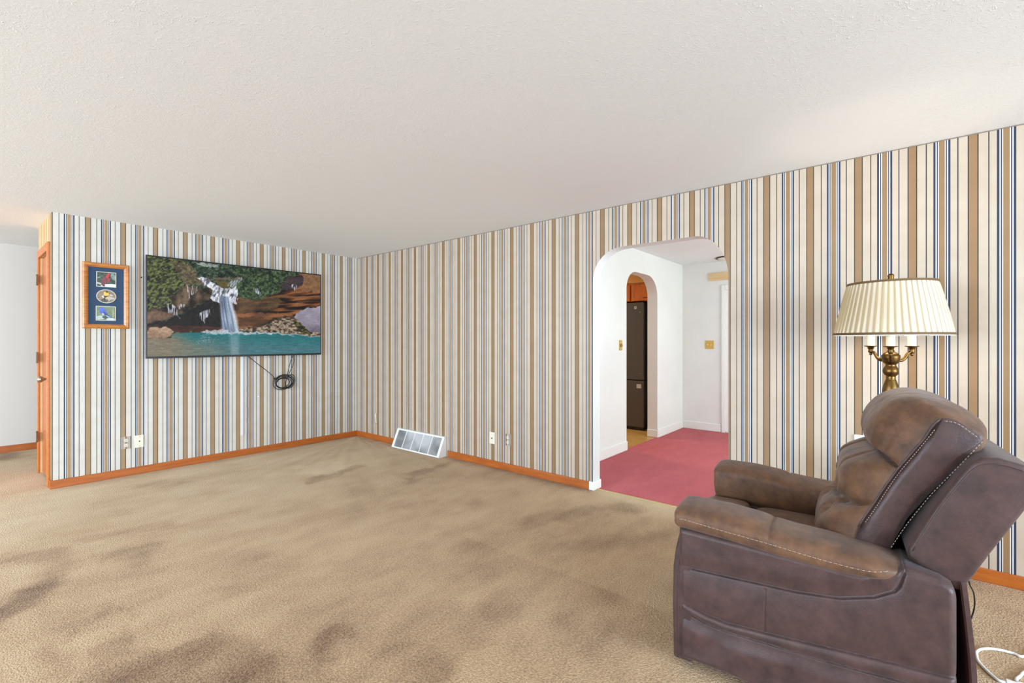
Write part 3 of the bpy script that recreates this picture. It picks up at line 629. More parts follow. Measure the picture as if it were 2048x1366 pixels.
def bird_photo(kind, cx, cz, hw_, hh_, oval=False):
    nu, nv = 90, 74
    U, V_ = np.meshgrid(np.linspace(-1, 1, nu), np.linspace(-1, 1, nv), indexing='ij')
    n1 = fbm(U*5+7, V_*6+3, kind*7+1, 4); n2 = fbm(U*14, V_*14, kind*7+2, 3)
    img = np.zeros(U.shape+(3,))
    def E(cx, cy, rx, ry, rot, col, a=1.0, soft=.12):
        c, s = math.cos(rot), math.sin(rot); x = (U-cx)*c+(V_-cy)*s; y = -(U-cx)*s+(V_-cy)*c
        al = (np.clip((1-np.hypot(x/rx, y/ry))/soft+.5, 0, 1)*a)[..., None]; img[:] = img*(1-al)+np.asarray(col, float)*al
    if kind == 0:
        img[:] = np.array((36, 56, 40))+(n1[..., None]-.4)*np.array((90, 130, 90))
        E(.75, .45, .25, .5, .3, (206, 214, 214), .5); E(-.75, -.6, .5, .12, -.2, (220, 224, 226), .8); E(.4, -.85, 1.0, .24, .08, (236, 238, 240)); E(-.8, .25, .22, .1, .4, (190, 200, 195), .6)
        E(-.10, -.10, .40, .58, -.45, (122, 48, 50)); E(.16, .48, .20, .26, -.2, (206, 24, 24)); E(.22, .76, .10, .22, -.3, (214, 34, 30)); E(.34, .36, .10, .12, 0, (24, 16, 16))
        E(-.34, -.74, .16, .30, .5, (112, 34, 44)); E(.30, -.05, .10, .3, -.2, (160, 48, 44))
    elif kind == 1:
        img[:] = np.array((140, 120, 96))+(n1[..., None]-.5)*60
        E(.3, -.5, .7, .25, .2, (206, 200, 190), .7); E(-.25, -.72, .5, .25, .2, (60, 52, 42), .8); E(.45, -.15, .5, .16, -.3, (196, 188, 176), .7)
        E(-.02, .40, .36, .36, -.3, (238, 190, 66)); E(.08, .70, .16, .12, 0, (30, 24, 20)); E(-.12, -.06, .36, .14, .25, (40, 34, 30)); E(-.38, -.1, .1, .22, 0, (232, 226, 214))
        E(.1, -.22, .24, .12, .7, (212, 168, 96)); E(-.2, -.5, .1, .3, .1, (28, 24, 20)); E(.55, .25, .2, .1, -.5, (230, 226, 220), .8)
    else:
        img[:] = np.array((112, 128, 92))+(n1[..., None]-.5)*40
        E(-.6, -.65, .55, .30, .1, (200, 210, 212), .75); E(.1, -.62, .5, .22, -.2, (34, 52, 44), .9); E(.5, -.85, .5, .18, 0, (222, 232, 238), .8)
        E(-.28, .22, .34, .52, .55, (66, 92, 196)); E(-.42, .62, .28, .24, 0, (80, 104, 210)); E(.10, -.25, .16, .62, .72, (38, 58, 120)); E(-.3, -.12, .12, .16, .4, (210, 214, 224), .8)
        E(.3, -.55, .1, .4, .8, (196, 204, 214), .7); E(.78, .0, .07, .95, 0, (196, 190, 160), .5)
    img += (n2[..., None]-.5)*46
    X_ = cx+U*hw_; Z_ = cz+V_*hh_
    if oval:
        rr = np.maximum(np.abs(U), np.abs(V_)); q = np.hypot(U, V_); s = np.where(q > 0, rr/np.maximum(q, 1e-6), 1); X_ = cx+U*s*hw_; Z_ = cz+V_*s*hh_
    P = grid_mesh('bird_photo', np.stack([X_, np.full_like(U, -.0128), Z_], -1), attr_mat('bird_print_%d' % kind, 'picture', rough=.4), pf, smooth=False)
    set_color(P.data, 'picture', s2l(img).reshape(-1, 3))
    P['label'] = ['photo of a red bird on a snowy branch', 'oval photo of a yellow bird', 'photo of a blue bird'][kind]
    bm = bmesh.new(); n = 40
    def ring(e, y):
        if oval: return [bm.verts.new((cx+(hw_+e)*math.cos(2*PI*i/n), y, cz+(hh_+e)*math.sin(2*PI*i/n))) for i in range(n)]
        return [bm.verts.new((cx+sx*(hw_+e), y, cz+sz*(hh_+e))) for sx, sz in cor]
    rs_ = [ring(-.001, -.0125), ring(-.001, -.0145), ring(.005, -.0145), ring(.005, -.0095)]
    for a, b in zip(rs_, rs_[1:]):
        for i in range(len(a)): bm.faces.new((a[i], a[(i+1) % len(a)], b[(i+1) % len(a)], b[i]))
    obj('mat_bevel', bm, mat('cream_mat_bevel', lin(206, 200, 178), .7), pf)
bird_photo(0, .0, .155, .067, .066)
bird_photo(1, .0, -.002, .067, .060, oval=True)
bird_photo(2, -.003, -.163, .067, .063)

# ------------------------------------------------------------------ plates and outlets
PAPER_PLATE = wallpaper('striped_paper_on_plate', 0, 0.0, 0.08)
PAPER_PLATE_R = wallpaper('striped_paper_on_plate_right', 1, 0.02, 0.10)
def socket_holes(bm, cx, cz, depth, r=.0135):
    pass
def outlet_TV(name, cx, cz, m, label, kind):
    e = empty(name, (cx, YT, cz)); tag(e, label, 'outlet' if kind else 'wall plate')
    box('plate', (-.036, -.006, -.060), (.036, 0, .060), m, e, bevel=.002)
    if kind:
        for s in (1, -1):
            bm = bmesh.new(); add_lathe(bm, [(0, 0), (.016, 0), (.016, .004), (0, .004)], 20, cap=False)
            bmesh.ops.transform(bm, matrix=Matrix.Translation((0, -.006, s*.024)) @ Matrix.Rotation(PI/2, 4, 'X'), verts=bm.verts[:])
            f = obj('socket_face', bm, mat('pale_socket', lin(222, 216, 204), .4), e)
            bm = bmesh.new(); add_box(bm, (-.008, -.0105, s*.024-.003), (-.005, -.0098, s*.024+.007)); add_box(bm, (.005, -.0105, s*.024-.003), (.008, -.0098, s*.024+.007)); add_box(bm, (-.002, -.0105, s*.024-.011), (.002, -.0098, s*.024-.007))
            obj('slot', bm, BLACK, f)
    else:
        for z in (.044, 0, -.044):
            bm = bmesh.new(); add_lathe(bm, [(0, 0), (.0065 if z == 0 else .003, 0), (.0045 if z == 0 else .0025, .004), (0, .004)], 14, cap=False)
            bmesh.ops.transform(bm, matrix=Matrix.Translation((.004, -.006, z)) @ Matrix.Rotation(PI/2, 4, 'X'), verts=bm.verts[:])
            obj('jack' if z == 0 else 'screw', bm, METAL if z else BRASS, e)
    return e
outlet_TV('wall_outlet', 1.088, .320, PAPER_PLATE, 'wallpapered outlet with clear safety plugs under the bird picture', True)
outlet_TV('cable_plate', 1.187, .318, IVORY, 'ivory cable jack plate under the bird picture', False)
def outlet_R(name, cy, cz, m, label, kind):
    e = empty(name, (XR, cy, cz)); tag(e, label, 'outlet' if kind else 'wall plate')
    box('plate', (-.006, -.036, -.060), (0, .036, .060), m, e, bevel=.002)
    if kind:
        for s in (1, -1):
            bm = bmesh.new(); add_lathe(bm, [(0, 0), (.016, 0), (.016, .004), (0, .004)], 20, cap=False)
            bmesh.ops.transform(bm, matrix=Matrix.Translation((-.006, 0, s*.024)) @ Matrix.Rotation(-PI/2, 4, 'Y'), verts=bm.verts[:])
            f = obj('socket_face', bm, mat('pale_socket', lin(222, 216, 204), .4), e)
            bm = bmesh.new(); add_box(bm, (-.0105, -.008, s*.024-.003), (-.0098, -.005, s*.024+.007)); add_box(bm, (-.0105, .005, s*.024-.003), (-.0098, .008, s*.024+.007))
            obj('slot', bm, BLACK, f)
    else:
        bm = bmesh.new(); add_lathe(bm, [(0, 0), (.006, 0), (.004, .012), (0, .012)], 14, cap=False)
        bmesh.ops.transform(bm, matrix=Matrix.Translation((-.006, 0, .0)) @ Matrix.Rotation(-PI/2, 4, 'Y'), verts=bm.verts[:])
        obj('jack', bm, BRASS, e)
outlet_R('phone_plate', 3.232, .30, IVORY, 'pale jack plate on the striped wall, the one nearer the floor vent', False)
outlet_R('wall_outlet', 3.018, .31, PAPER_PLATE_R, 'wallpapered outlet on the striped wall, the one nearer the archway', True)
# torn bit of paper near the corner
bm = bmesh.new(); add_tube(bm, [(XR-.004, 5.283, .205), (XR-.010, 5.276, .25), (XR-.006, 5.29, .29), (XR-.013, 5.283, .33), (XR-.004, 5.287, .365)], .008, 8, radii=[.004, .010, .007, .011, .003])
tag(obj('cable_stub', bm, mat('cream_stub', lin(226, 222, 200), .6), smooth=True), 'short cream cable stub on the striped wall near the corner', 'cable')
# white plate mostly hidden by the chair back
tag(box('wall_plate', (XR-.012, .140, .60), (XR, .210, .724), WHITE_PLASTIC, bevel=.003), 'white wall plate peeking out beside the recliner backrest', 'wall plate')

# dining room plates
e = empty('dimmer_switch', (5.005, YK, 1.253)); tag(e, 'brass dimmer plate on the white wall left of the inner arch', 'light switch')
box('plate', (-.036, -.007, -.060), (.036, 0, .060), GOLD, e, bevel=.002)
bm = bmesh.new(); add_lathe(bm, [(0, 0), (.019, 0), (.017, .016), (0, .018)], 20, cap=False)
bmesh.ops.transform(bm, matrix=Matrix.Translation((0, -.007, 0)) @ Matrix.Rotation(PI/2, 4, 'X'), verts=bm.verts[:]); obj('dimmer_knob', bm, mat('tan_knob', lin(178, 146, 110), .4), e, smooth=True)
e = empty('light_switch', (X2, 2.108, 1.249)); tag(e, 'brass double switch plate on the far white wall', 'light switch')
box('plate', (-.007, -.060, -.060), (0, .060, .060), mat('brass_switch_plate', lin(212, 172, 84), .4, metal=.3), e, bevel=.002)
for s in (-1, 1): box('toggle', (-.018, s*.023-.004, -.008), (-.007, s*.023+.004, .008), IVORY, e)
tag(box('wood_board', (X2-.022, 1.0, 2.172), (X2, 2.109, 2.282), mat('pale_wood_board', lin(232, 200, 152), .5, col2=lin(222, 186, 136), cscale=4, stretch=(1, 1, 8))), 'pale wooden board fixed above the white door beyond the archway', 'board')
e = empty('ceiling_fixture', (6.75, 1.78, H)); tag(e, 'dark-rimmed round ceiling fixture peeking past the archway edge', 'ceiling light')
bm = bmesh.new(); add_lathe(bm, [(0, -.001), (.15, -.001), (.16, -.010), (.155, -.014), (0, -.014)], 36, cap=False); obj('rim', bm, mat('dark_bronze', lin(78, 70, 62), .4, metal=.7), e, smooth=True)
bm = bmesh.new(); add_lathe(bm, [(.13, -.0142), (.12, -.020), (.07, -.026), (0, -.028)], 36, cap=False); obj('glass_bowl', bm, mat('frosted_glass', lin(236, 232, 222), .4), e, smooth=True)

# ------------------------------------------------------------------ floor vent
vt = empty('floor_vent', (XR, 3.93, 0)); tag(vt, 'white slanted baseboard air register with grey screen by the corner', 'vent')
L_ = .862; FX = -.118; BX = -.024; VZ = .218   # slanted face from (FX, 0) to (BX, VZ)
def vp(s, t, off=0):   # s along Y, t up the slope
    nx, nz = -VZ, -(BX-FX); q = math.hypot(nx, nz); nx, nz = nx/q, (BX-FX)/q
    return (FX+(BX-FX)*t+nx*off, s, VZ*t+nz*off)
def slab(bm, s0, s1, t0, t1, o0, o1):
    vs = [bm.verts.new(vp(s, t, o)) for o in (o0, o1) for s, t in ((s0, t0), (s1, t0), (s1, t1), (s0, t1))]
    for f in ((0, 1, 2, 3), (7, 6, 5, 4), (0, 4, 5, 1), (1, 5, 6, 2), (2, 6, 7, 3), (3, 7, 4, 0)): bm.faces.new([vs[i] for i in f])
bm = bmesh.new()
slab(bm, 0, L_, 0.01, .075, -.004, .006); slab(bm, 0, L_, .93, 1.0, -.004, .006); slab(bm, 0, .036, .0749, .9301, -.004, .006); slab(bm, L_-.036, L_, .0749, .9301, -.004, .006)
obj('face_frame', bm, WHITE_PLASTIC, vt, bevel=.002)
for k in range(1, 5):
    bm = bmesh.new(); s = .036+(L_-.072)*k/5; slab(bm, s-.004, s+.004, .07, .935, -.003, .005); obj('divider', bm, WHITE_PLASTIC, vt)
def mesh_screen():
    m = bpy.data.materials.new('grey_wire_screen'); m.use_nodes = True; nt = m.node_tree; N = nt.nodes; L = nt.links
    b = N['Principled BSDF']; b.inputs['Roughness'].default_value = .5
    tc = N.new('ShaderNodeTexCoord'); mp = N.new('ShaderNodeMapping'); mp.inputs['Scale'].default_value = (1, 1, 1.1); L.new(tc.outputs['Object'], mp.inputs['Vector'])
    n = N.new('ShaderNodeTexNoise'); n.inputs['Scale'].default_value = 3.0; n.inputs['Detail'].default_value = 2; L.new(mp.outputs[0], n.inputs['Vector'])
    r = N.new('ShaderNodeValToRGB'); r.color_ramp.elements[0].position = .4; r.color_ramp.elements[1].position = .62
    r.color_ramp.elements[0].color = lin(122, 122, 122); r.color_ramp.elements[1].color = lin(196, 196, 194)
    L.new(n.outputs['Fac'], r.inputs['Fac'])
    wv = N.new('ShaderNodeTexWave'); wv.wave_type = 'BANDS'; wv.bands_direction = 'Y'; wv.inputs['Scale'].default_value = 45; L.new(tc.outputs['Object'], wv.inputs['Vector'])
    wz = N.new('ShaderNodeTexWave'); wz.wave_type = 'BANDS'; wz.bands_direction = 'Z'; wz.inputs['Scale'].default_value = 45; L.new(tc.outputs['Object'], wz.inputs['Vector'])
    mm = N.new('ShaderNodeMath'); mm.operation = 'MULTIPLY'; L.new(wv.outputs['Fac'], mm.inputs[0]); L.new(wz.outputs['Fac'], mm.inputs[1])
    mr = N.new('ShaderNodeMapRange'); mr.inputs[3].default_value = 1.0; mr.inputs[4].default_value = .62; L.new(mm.outputs[0], mr.inputs[0])
    mx = N.new('ShaderNodeMix'); mx.data_type = 'RGBA'; mx.blend_type = 'MULTIPLY'; mx.inputs[0].default_value = 1; L.new(r.outputs['Color'], mx.inputs[6]); L.new(mr.outputs[0], mx.inputs[7]); L.new(mx.outputs[2], b.inputs['Base Color'])
    return m
bm = bmesh.new(); slab(bm, .036, L_-.036, .075, .93, -.0035, -.002); obj('screen', bm, mesh_screen(), vt)
bm = bmesh.new()
for s in (0.0, L_-.003):
    v0 = [bm.verts.new(p) for p in ((FX+.004, s, 0), (-.001, s, 0), (-.001, s, VZ+.004), (BX, s, VZ))]; v1 = [bm.verts.new((v.co.x, v.co.y+.003, v.co.z)) for v in v0]
    bm.faces.new(v0); bm.faces.new(v1[::-1])
    for i in range(4): bm.faces.new((v0[i], v1[i], v1[(i+1) % 4], v0[(i+1) % 4]))
add_box(bm, (BX-.004, 0, VZ), (-.001, L_, VZ+.004))
obj('housing', bm, WHITE_PLASTIC, vt)

# ------------------------------------------------------------------ kitchen: fridge, cabinets
fr = empty('refrigerator', (6.40, 2.835, 0)); tag(fr, 'black refrigerator seen through the inner arch', 'refrigerator')
STEEL = mat('black_steel', lin(92, 85, 80), .3, metal=.35)
box('body', (.06, .012, .03), (.72, .90, 1.855), mat('black_fridge_side', lin(22, 20, 20), .35), fr)
box('door', (0, 0, .735), (.055, .91, 1.865), STEEL, fr, bevel=.008)
f = box('freezer_drawer', (0, 0, .045), (.055, .91, .722), STEEL, fr, bevel=.008)
box('kick_plate', (.03, .01, 0), (.06, .90, .045), BLACK, fr)
b_ = box('badge', (-.003, .105, 1.770), (0, .140, 1.810), mat('silver_badge', lin(196, 190, 184), .4), fr)
box('badge_mark', (-.0040, .116, 1.780), (-.003, .129, 1.799), mat('badge_grey', lin(120, 110, 104), .5), b_)
for y, z in ((.055, 1.722), (.055, .83)):
    bm = bmesh.new(); add_lathe(bm, [(0, 0), (.008, 0), (.006, .005), (0, .006)], 12, cap=False)
    bmesh.ops.transform(bm, matrix=Matrix.Translation((0, y, z)) @ Matrix.Rotation(-PI/2, 4, 'Y'), verts=bm.verts[:]); obj('button', bm, METAL, fr)
box('sticker', (-.002, .035, .615), (0, .105, .675), mat('pale_sticker', lin(196, 186, 172), .5), fr)
ca = empty('upper_cabinet', (6.45, 2.66, 1.885)); tag(ca, 'orange wooden upper cabinet above the black refrigerator', 'cabinet')
CAB = mat('orange_cabinet_wood', lin(214, 116, 26), .4, col2=lin(190, 92, 18), cscale=5, stretch=(3, 3, .7))
box('body', (0, 0, 0), (.5, 1.6, .27), CAB, ca)
for y0, y1 in ((.005, .375), (.40, .90)):
    d = box('door', (-.018, y0, .005), (0, y1, .245), CAB, ca, bevel=.006)
    tube('handle', [(-.02, (y0+y1)/2-.05+(-.04 if y0 < .1 else -.12), .045), (-.036, (y0+y1)/2-.02+(-.04 if y0 < .1 else -.12), .05), (-.036, (y0+y1)/2+.02+(-.04 if y0 < .1 else -.12), .05), (-.02, (y0+y1)/2+.05+(-.04 if y0 < .1 else -.12), .045)], .004, WOOD_DARK, d)
struct(box('wall_kitchen_soffit', (6.43, 2.66, 2.156), (6.95, 5.9, H), mat('soffit_paint', lin(222, 160, 82), .6)))

# ================================================================== FLOOR LAMP
LX, LY = LAMP_XY
lp = empty('floor_lamp', (LX, LY, 0)); tag(lp, 'brass candelabra floor lamp with a pleated cream shade, lit, behind the recliner', 'floor lamp')
bm = bmesh.new(); add_lathe(bm, [(0, 0), (.15, 0), (.155, .012), (.14, .024), (.10, .034), (.05, .05), (.03, .07), (0, .07)], 40, cap=False); obj('base', bm, BRASS, lp, smooth=True)
bm = bmesh.new(); add_lathe(bm, [(.022, .065), (.014, .10), (.011, .14), (.011, .55), (.022, .60), (.026, .63), (.018, .66), (.013, .70), (.013, .90), (.024, .955), (.034, .99), (.0385, 1.02), (.0375, 1.045), (.030, 1.075), (.022, 1.098), (.020, 1.104), (.0225, 1.109), (.020, 1.113), (.022, 1.117), (.0315, 1.127), (.0355, 1.143), (.033, 1.156), (.026, 1.167), (.0225, 1.176), (.026, 1.182), (.033, 1.187), (.037, 1.196), (.040, 1.215), (.0405, 1.226), (.030, 1.238), (.018, 1.245), (.012, 1.26), (.006, 1.30), (.006, 1.626)], 36); obj('stem', bm, BRASS, lp, smooth=True)
bm = bmesh.new(); add_lathe(bm, [(0, 1.622), (.012, 1.624), (.014, 1.632), (.013, 1.645), (.015, 1.650), (.012, 1.658), (.006, 1.662), (0, 1.664)], 20, cap=False); obj('finial', bm, BRASS, lp, smooth=True)
for k, a in enumerate((PI, PI/3, -PI/3)):
    ca_, sa_ = math.cos(a), math.sin(a)
    pts = [(.030, 1.205), (.048, 1.200), (.066, 1.212), (.080, 1.236), (.092, 1.243), (.100, 1.238)]
    bm = bmesh.new()
    cp = catmull([(r*ca_, r*sa_, z) for r, z in pts], 5)
    add_tube(bm, cp, .008, 10, radii=[.010-.004*i/len(cp) for i in range(len(cp))])
    add_lathe(bm, [(0, 1.222), (.006, 1.226), (.008, 1.232), (.005, 1.236), (.011, 1.240), (.013, 1.248), (.009, 1.253), (.014, 1.262), (.016, 1.270), (.030, 1.274), (.031, 1.277), (.016, 1.276), (0, 1.276)], 24, center=(.1*ca_, .1*sa_), cap=False)
    arm = obj('arm', bm, BRASS, lp, smooth=True)
    bm = bmesh.new(); add_lathe(bm, [(.0, 1.277), (.0190, 1.277), (.0185, 1.365), (.0, 1.367)], 20, center=(.1*ca_, .1*sa_), cap=False)
    obj('candle_sleeve', bm, mat('ivory_candle_sleeve', lin(242, 234, 206), .5), lp, smooth=False)
    bm = bmesh.new(); add_lathe(bm, [(.008, 1.368), (.013, 1.376), (.022, 1.395), (.026, 1.412), (.022, 1.43), (.010, 1.44), (0, 1.442)], 16, center=(.1*ca_, .1*sa_), cap=False)
    bmat = MATS.get('lit_bulb')
    if not bmat:
        bmat = mat('lit_bulb', lin(255, 240, 210), .4); pb = bmat.node_tree.nodes['Principled BSDF']; pb.inputs['Emission Color'].default_value = (1, .82, .55, 1); pb.inputs['Emission Strength'].default_value = 6
    obj('bulb', bm, bmat, lp, smooth=True)
# harp ring holding the shade
bm = bmesh.new()
for a in (PI/2, PI/2+2*PI/3, PI/2+4*PI/3): add_tube(bm, [(0, 0, 1.612), (.185*math.cos(a), .185*math.sin(a), 1.607)], .002, 6)
obj('spider', bm, BRASS, lp)
# pleated shade
def shade_mat():
    m = bpy.data.materials.new('pleated_cream_fabric'); m.use_nodes = True; nt = m.node_tree; N = nt.nodes; L = nt.links
    out = N['Material Output']; N.remove(N['Principled BSDF'])
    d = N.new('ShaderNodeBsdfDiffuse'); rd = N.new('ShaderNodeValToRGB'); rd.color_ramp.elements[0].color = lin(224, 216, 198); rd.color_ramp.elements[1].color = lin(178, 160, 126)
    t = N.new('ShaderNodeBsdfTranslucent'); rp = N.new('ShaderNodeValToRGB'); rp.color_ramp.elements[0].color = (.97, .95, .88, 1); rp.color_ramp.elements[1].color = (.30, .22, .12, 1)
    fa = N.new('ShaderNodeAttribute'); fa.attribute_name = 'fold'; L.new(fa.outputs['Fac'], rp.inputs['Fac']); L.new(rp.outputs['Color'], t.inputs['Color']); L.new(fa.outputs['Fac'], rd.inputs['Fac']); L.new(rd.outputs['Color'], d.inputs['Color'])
    mx = N.new('ShaderNodeMixShader'); mx.inputs[0].default_value = .135; L.new(d.outputs[0], mx.inputs[1]); L.new(t.outputs[0], mx.inputs[2]); L.new(mx.outputs[0], out.inputs[0])
    return m
n = 648; NP = 54
U_ = np.arange(n)/n*2*PI; T_ = np.linspace(0, 1, 14)
R0, R1, Z0, Z1 = .252, .189, 1.335, 1.612
V = np.zeros((n, 14, 3))
ph = (U_*NP/(2*PI)) % 1.0
saw = np.where(ph < .72, ph/.72, (1-ph)/.28)-.5
for j, t_ in enumerate(T_):
    z = Z0+(Z1-Z0)*t_; r = R0+(R1-R0)*t_
    r = r+.011*math.sin(PI*t_)**.5*saw if 0 < t_ < 1 else r+0*saw
    V[:, j, 0] = r*np.cos(U_); V[:, j, 1] = r*np.sin(U_); V[:, j, 2] = z
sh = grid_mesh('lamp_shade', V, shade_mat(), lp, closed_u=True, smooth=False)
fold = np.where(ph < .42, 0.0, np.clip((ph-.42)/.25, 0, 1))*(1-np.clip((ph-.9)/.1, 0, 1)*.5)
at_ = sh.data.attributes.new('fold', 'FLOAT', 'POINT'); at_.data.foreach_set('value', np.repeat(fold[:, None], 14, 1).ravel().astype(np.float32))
BAND = mat('tan_trim_ribbon', lin(104, 78, 42), .7)
for rr, z, nm in ((R0, Z0, 'trim_band'), (R1, Z1, 'trim_band')):
    bm = bmesh.new(); s = (R1-R0)/(Z1-Z0)
    lo, hi = (z-.001, z+.011) if z == Z0 else (z-.009, z+.002)
    f_ = lambda zz: rr+s*(zz-z)
    pr = [(f_(lo)+.0035, lo), (f_(hi)+.0045, hi), (f_(hi)-.002, hi), (f_(lo)-.002, lo), (f_(lo)+.0035, lo)]
    add_lathe(bm, pr, 72, cap=False); obj(nm, bm, BAND, lp, smooth=False)
bm = bmesh.new(); add_lathe(bm, [(R0+.001, Z0-.0035), (R0+.001, Z0-.001), (R0-.004, Z0-.001), (R0-.004, Z0-.0035), (R0+.001, Z0-.0035)], 72, cap=False); obj('lining_edge', bm, WHITE_PLASTIC, lp)
for a in (PI, PI/3, -PI/3):
    l = point('lamp_bulb_light', (LX+.1*math.cos(a), LY+.1*math.sin(a), 1.412), 15.5, (1.0, .90, .76), .028)

# ================================================================== RECLINER
W_ = .90
rc = empty('recliner', (1.863, .694, 0), math.radians(5)); tag(rc, 'brown power recliner with padded arms and a tufted reclined backrest', 'armchair')
def S(x, a, b): t = np.clip((x-a)/(b-a), 0, 1); return t*t*(3-2*t)
PAD_B = [(-.717, .575), (-.70, .548), (-.664, .534), (-.546, .526), (-.348, .534), (-.199, .550), (-.047, .560), (.02, .560)]
SEAM2 = [(-.712, .565), (-.700, .525), (-.688, .505), (-.636, .470), (-.546, .438), (-.417, .421), (-.311, .416), (-.197, .410), (.0, .402)]
LO1 = [(-.90, .287), (-.825, .284), (-.607, .268), (-.347, .245), (-.197, .235), (-.117, .242), (.0, .272)]
LO2 = [(-.90, .238), (-.825, .236), (-.665, .221), (-.483, .209), (-.274, .203), (-.197, .200), (-.117, .207), (.0, .236)]
VER = [(-.325, .401), (-.322, .249)]
def side_panel(near):
    nb, nz = 320, 230
    bb = np.linspace(-.835, -.022, nb)
    ztop = np.interp(bb, [-.835, -.828, -.80, -.717, -.60, -.02], [.535, .556, .572, .588, .545, .568])
    zbot = .03+.012*np.sin((bb+.8)*7)**2
    B = np.repeat(bb[:, None], nz, 1); T = np.linspace(0, 1, nz)[None, :]
    Z = zbot[:, None]*(1-T)+ztop[:, None]*T
    out = np.zeros_like(B)
    def line(poly, w): return np.exp(-(poly_dist(B, Z, poly, closed=False)/w)**2)
    z2 = np.interp(B, [p[0] for p in SEAM2], [p[1] for p in SEAM2]); l1 = np.interp(B, [p[0] for p in LO1], [p[1] for p in LO1]); l2 = np.interp(B, [p[0] for p in LO2], [p[1] for p in LO2])
    inpad = (B > -.712)
    d2 = poly_dist(B, Z, SEAM2, closed=False)
    up = (Z > z2) & inpad
    out += np.where(up, .022*S(d2, 0, .016)+.006*S(d2, .01, .07), 0)
    out += np.where((~up) & (Z > l1), .008*np.clip(np.sin(PI*np.clip((Z-l1)/np.maximum(.02, z2-l1), 0, 1)), 0, 1)**.5, 0)
    out += np.where((Z <= l1) & (Z > l2), .006*np.sin(PI*np.clip((Z-l2)/np.maximum(.01, l1-l2), 0, 1))+.003, 0)
    out += np.where(Z <= l2, .010*S(l2-Z, 0, .06), 0)
    for pl, dp, w in ((SEAM2, .005, .0035), (LO1, .007, .003), (LO2, .007, .003), (VER, .004, .003)): out -= dp*line(pl, w)
    # soft folds of the skirt and slack cover
    out += .005*(np.sin((B*26+Z*46)+5*fbm(B*5, Z*5, 3))*.5)*S(l2-.012-Z, 0, .06)*np.exp(-((B+.22)/.22)**2)
    out += .004*(fbm(B*7, Z*9, 8, 3)-.5)
    # rounded rim
    dz = np.minimum(Z-zbot[:, None], 1); db = np.minimum(B+.835, -.022-B)
    r = .022
    for d in (np.clip(dz, 0, r), np.clip(db, 0, r), np.clip(ztop[:, None]-Z, 0, r)): out -= r*(1-np.sqrt(np.clip(1-(1-d/r)**2, 0, 1)))
    A = -out
    TH_ = .165
    if not near: A = W_-A
    V = np.stack([A, B, Z], -1)
    # inner shell ring: duplicate boundary moved inwards
    idx = np.arange(nb*nz).reshape(nb, nz)
    bd = np.concatenate([idx[:, 0], idx[-1, 1:], idx[::-1, -1][1:], idx[0, ::-1][1:-1]])
    verts = V.reshape(-1, 3)
    inner = verts[bd].copy(); inner[:, 0] = (TH_ if near else W_-TH_)
    allv = np.concatenate([verts, inner]); n0 = len(verts)
    F = np.stack([idx[:-1, :-1], idx[1:, :-1], idx[1:, 1:], idx[:-1, 1:]], -1).reshape(-1, 4).tolist()
    m_ = len(bd)
    for i in range(m_): F.append([int(bd[i]), int(bd[(i+1) % m_]), n0+(i+1) % m_, n0+i])
    F.append([n0+i for i in range(m_)])
    me = bpy.data.meshes.new('side_panel'); me.from_pydata(allv.tolist(), [], F); me.update()
    bm = bmesh.new(); bm.from_mesh(me); bmesh.ops.recalc_face_normals(bm, faces=bm.faces[:]); bm.to_mesh(me); bm.free()
    o = link('side_panel', me, COVER_SIDE, rc, True)
    return o
side_panel(True); side_panel(False)
def sgn_pow(v, p): return np.sign(v)*np.abs(v)**p
def arm_section(b):
    zb = np.interp(b, [p[0] for p in PAD_B], [p[1] for p in PAD_B])
    zt = np.interp(b, [-.717, -.68, -.62, -.547, -.411, -.341, -.30, -.18, -.05, .02], [.592, .600, .603, .608, .618, .628, .638, .648, .650, .645])
    return zb, zt
def arm_pad(near):
    nb, nt = 150, 64
    ss = np.linspace(0, 1, nb); bb = -.725+.730*(0.5-0.5*np.cos(PI*ss))
    th = np.arange(nt)/nt*2*PI
    V = np.zeros((nb, nt, 3))
    for i, b in enumerate(bb):
        zb, zt = arm_section(b)
        f = min(1, max(0, (.005-b)/.035)); f = math.sqrt(max(0, 1-(1-f)**2))
        g = min(1, max(0, (b+.725)/.11)); g = math.sqrt(max(0, 1-(1-g)**2))
        s = max(.001, f*g)
        hz = (zt-zb)/2+.004; cz = (zt+zb)/2-.004
        ha = .118; ca2 = .078
        drop = .03*(1-g)
        x = ca2+ha*max(.001, min(1, f*.25+.75 if f < 1 else 1)*(.35+.65*g))*sgn_pow(np.cos(th), .80)*(1 if f > 0 else 0)
        z = cz+hz*s*sgn_pow(np.sin(th), .72)
        if f < 1: x = ca2+ha*(.80+.20*f)*(.35+.65*g)*sgn_pow(np.cos(th), .80)*s/max(s, 1e-6)
        low = (np.cos(th) > 0) & (np.sin(th) < 0)
        z = np.where(low, cz-(cz-.43)*s*np.abs(np.sin(th))**.72, z)
        # cross seam in the pad
        gr = .006*math.exp(-((b+.338)/.006)**2)
        z = z-gr*(np.sin(th) > 0)*np.abs(np.sin(th)); x = x+gr*.7*(np.cos(th) < 0)
        puff = .004*math.sin(PI*min(1, max(0, (b+.33)/.32)))+.003*math.sin(PI*min(1, max(0, (-.33-b)/.35)))
        z = z+puff*np.clip(np.sin(th), 0, 1)
        V[i, :, 0] = x if near else W_-x; V[i, :, 1] = b+(-.02*(1-np.abs(np.sin(th)))*(1-f)); V[i, :, 2] = z
    return grid_mesh('arm_pad', V, COVER_TOP, rc, closed_v=True, extra=lambda idx: [idx[0].tolist(), idx[-1].tolist()])
for near in (True, False):
    o = arm_pad(near)
    bm = bmesh.new(); bm.from_mesh(o.data); bmesh.ops.recalc_face_normals(bm, faces=bm.faces[:]); bm.to_mesh(o.data); bm.free()
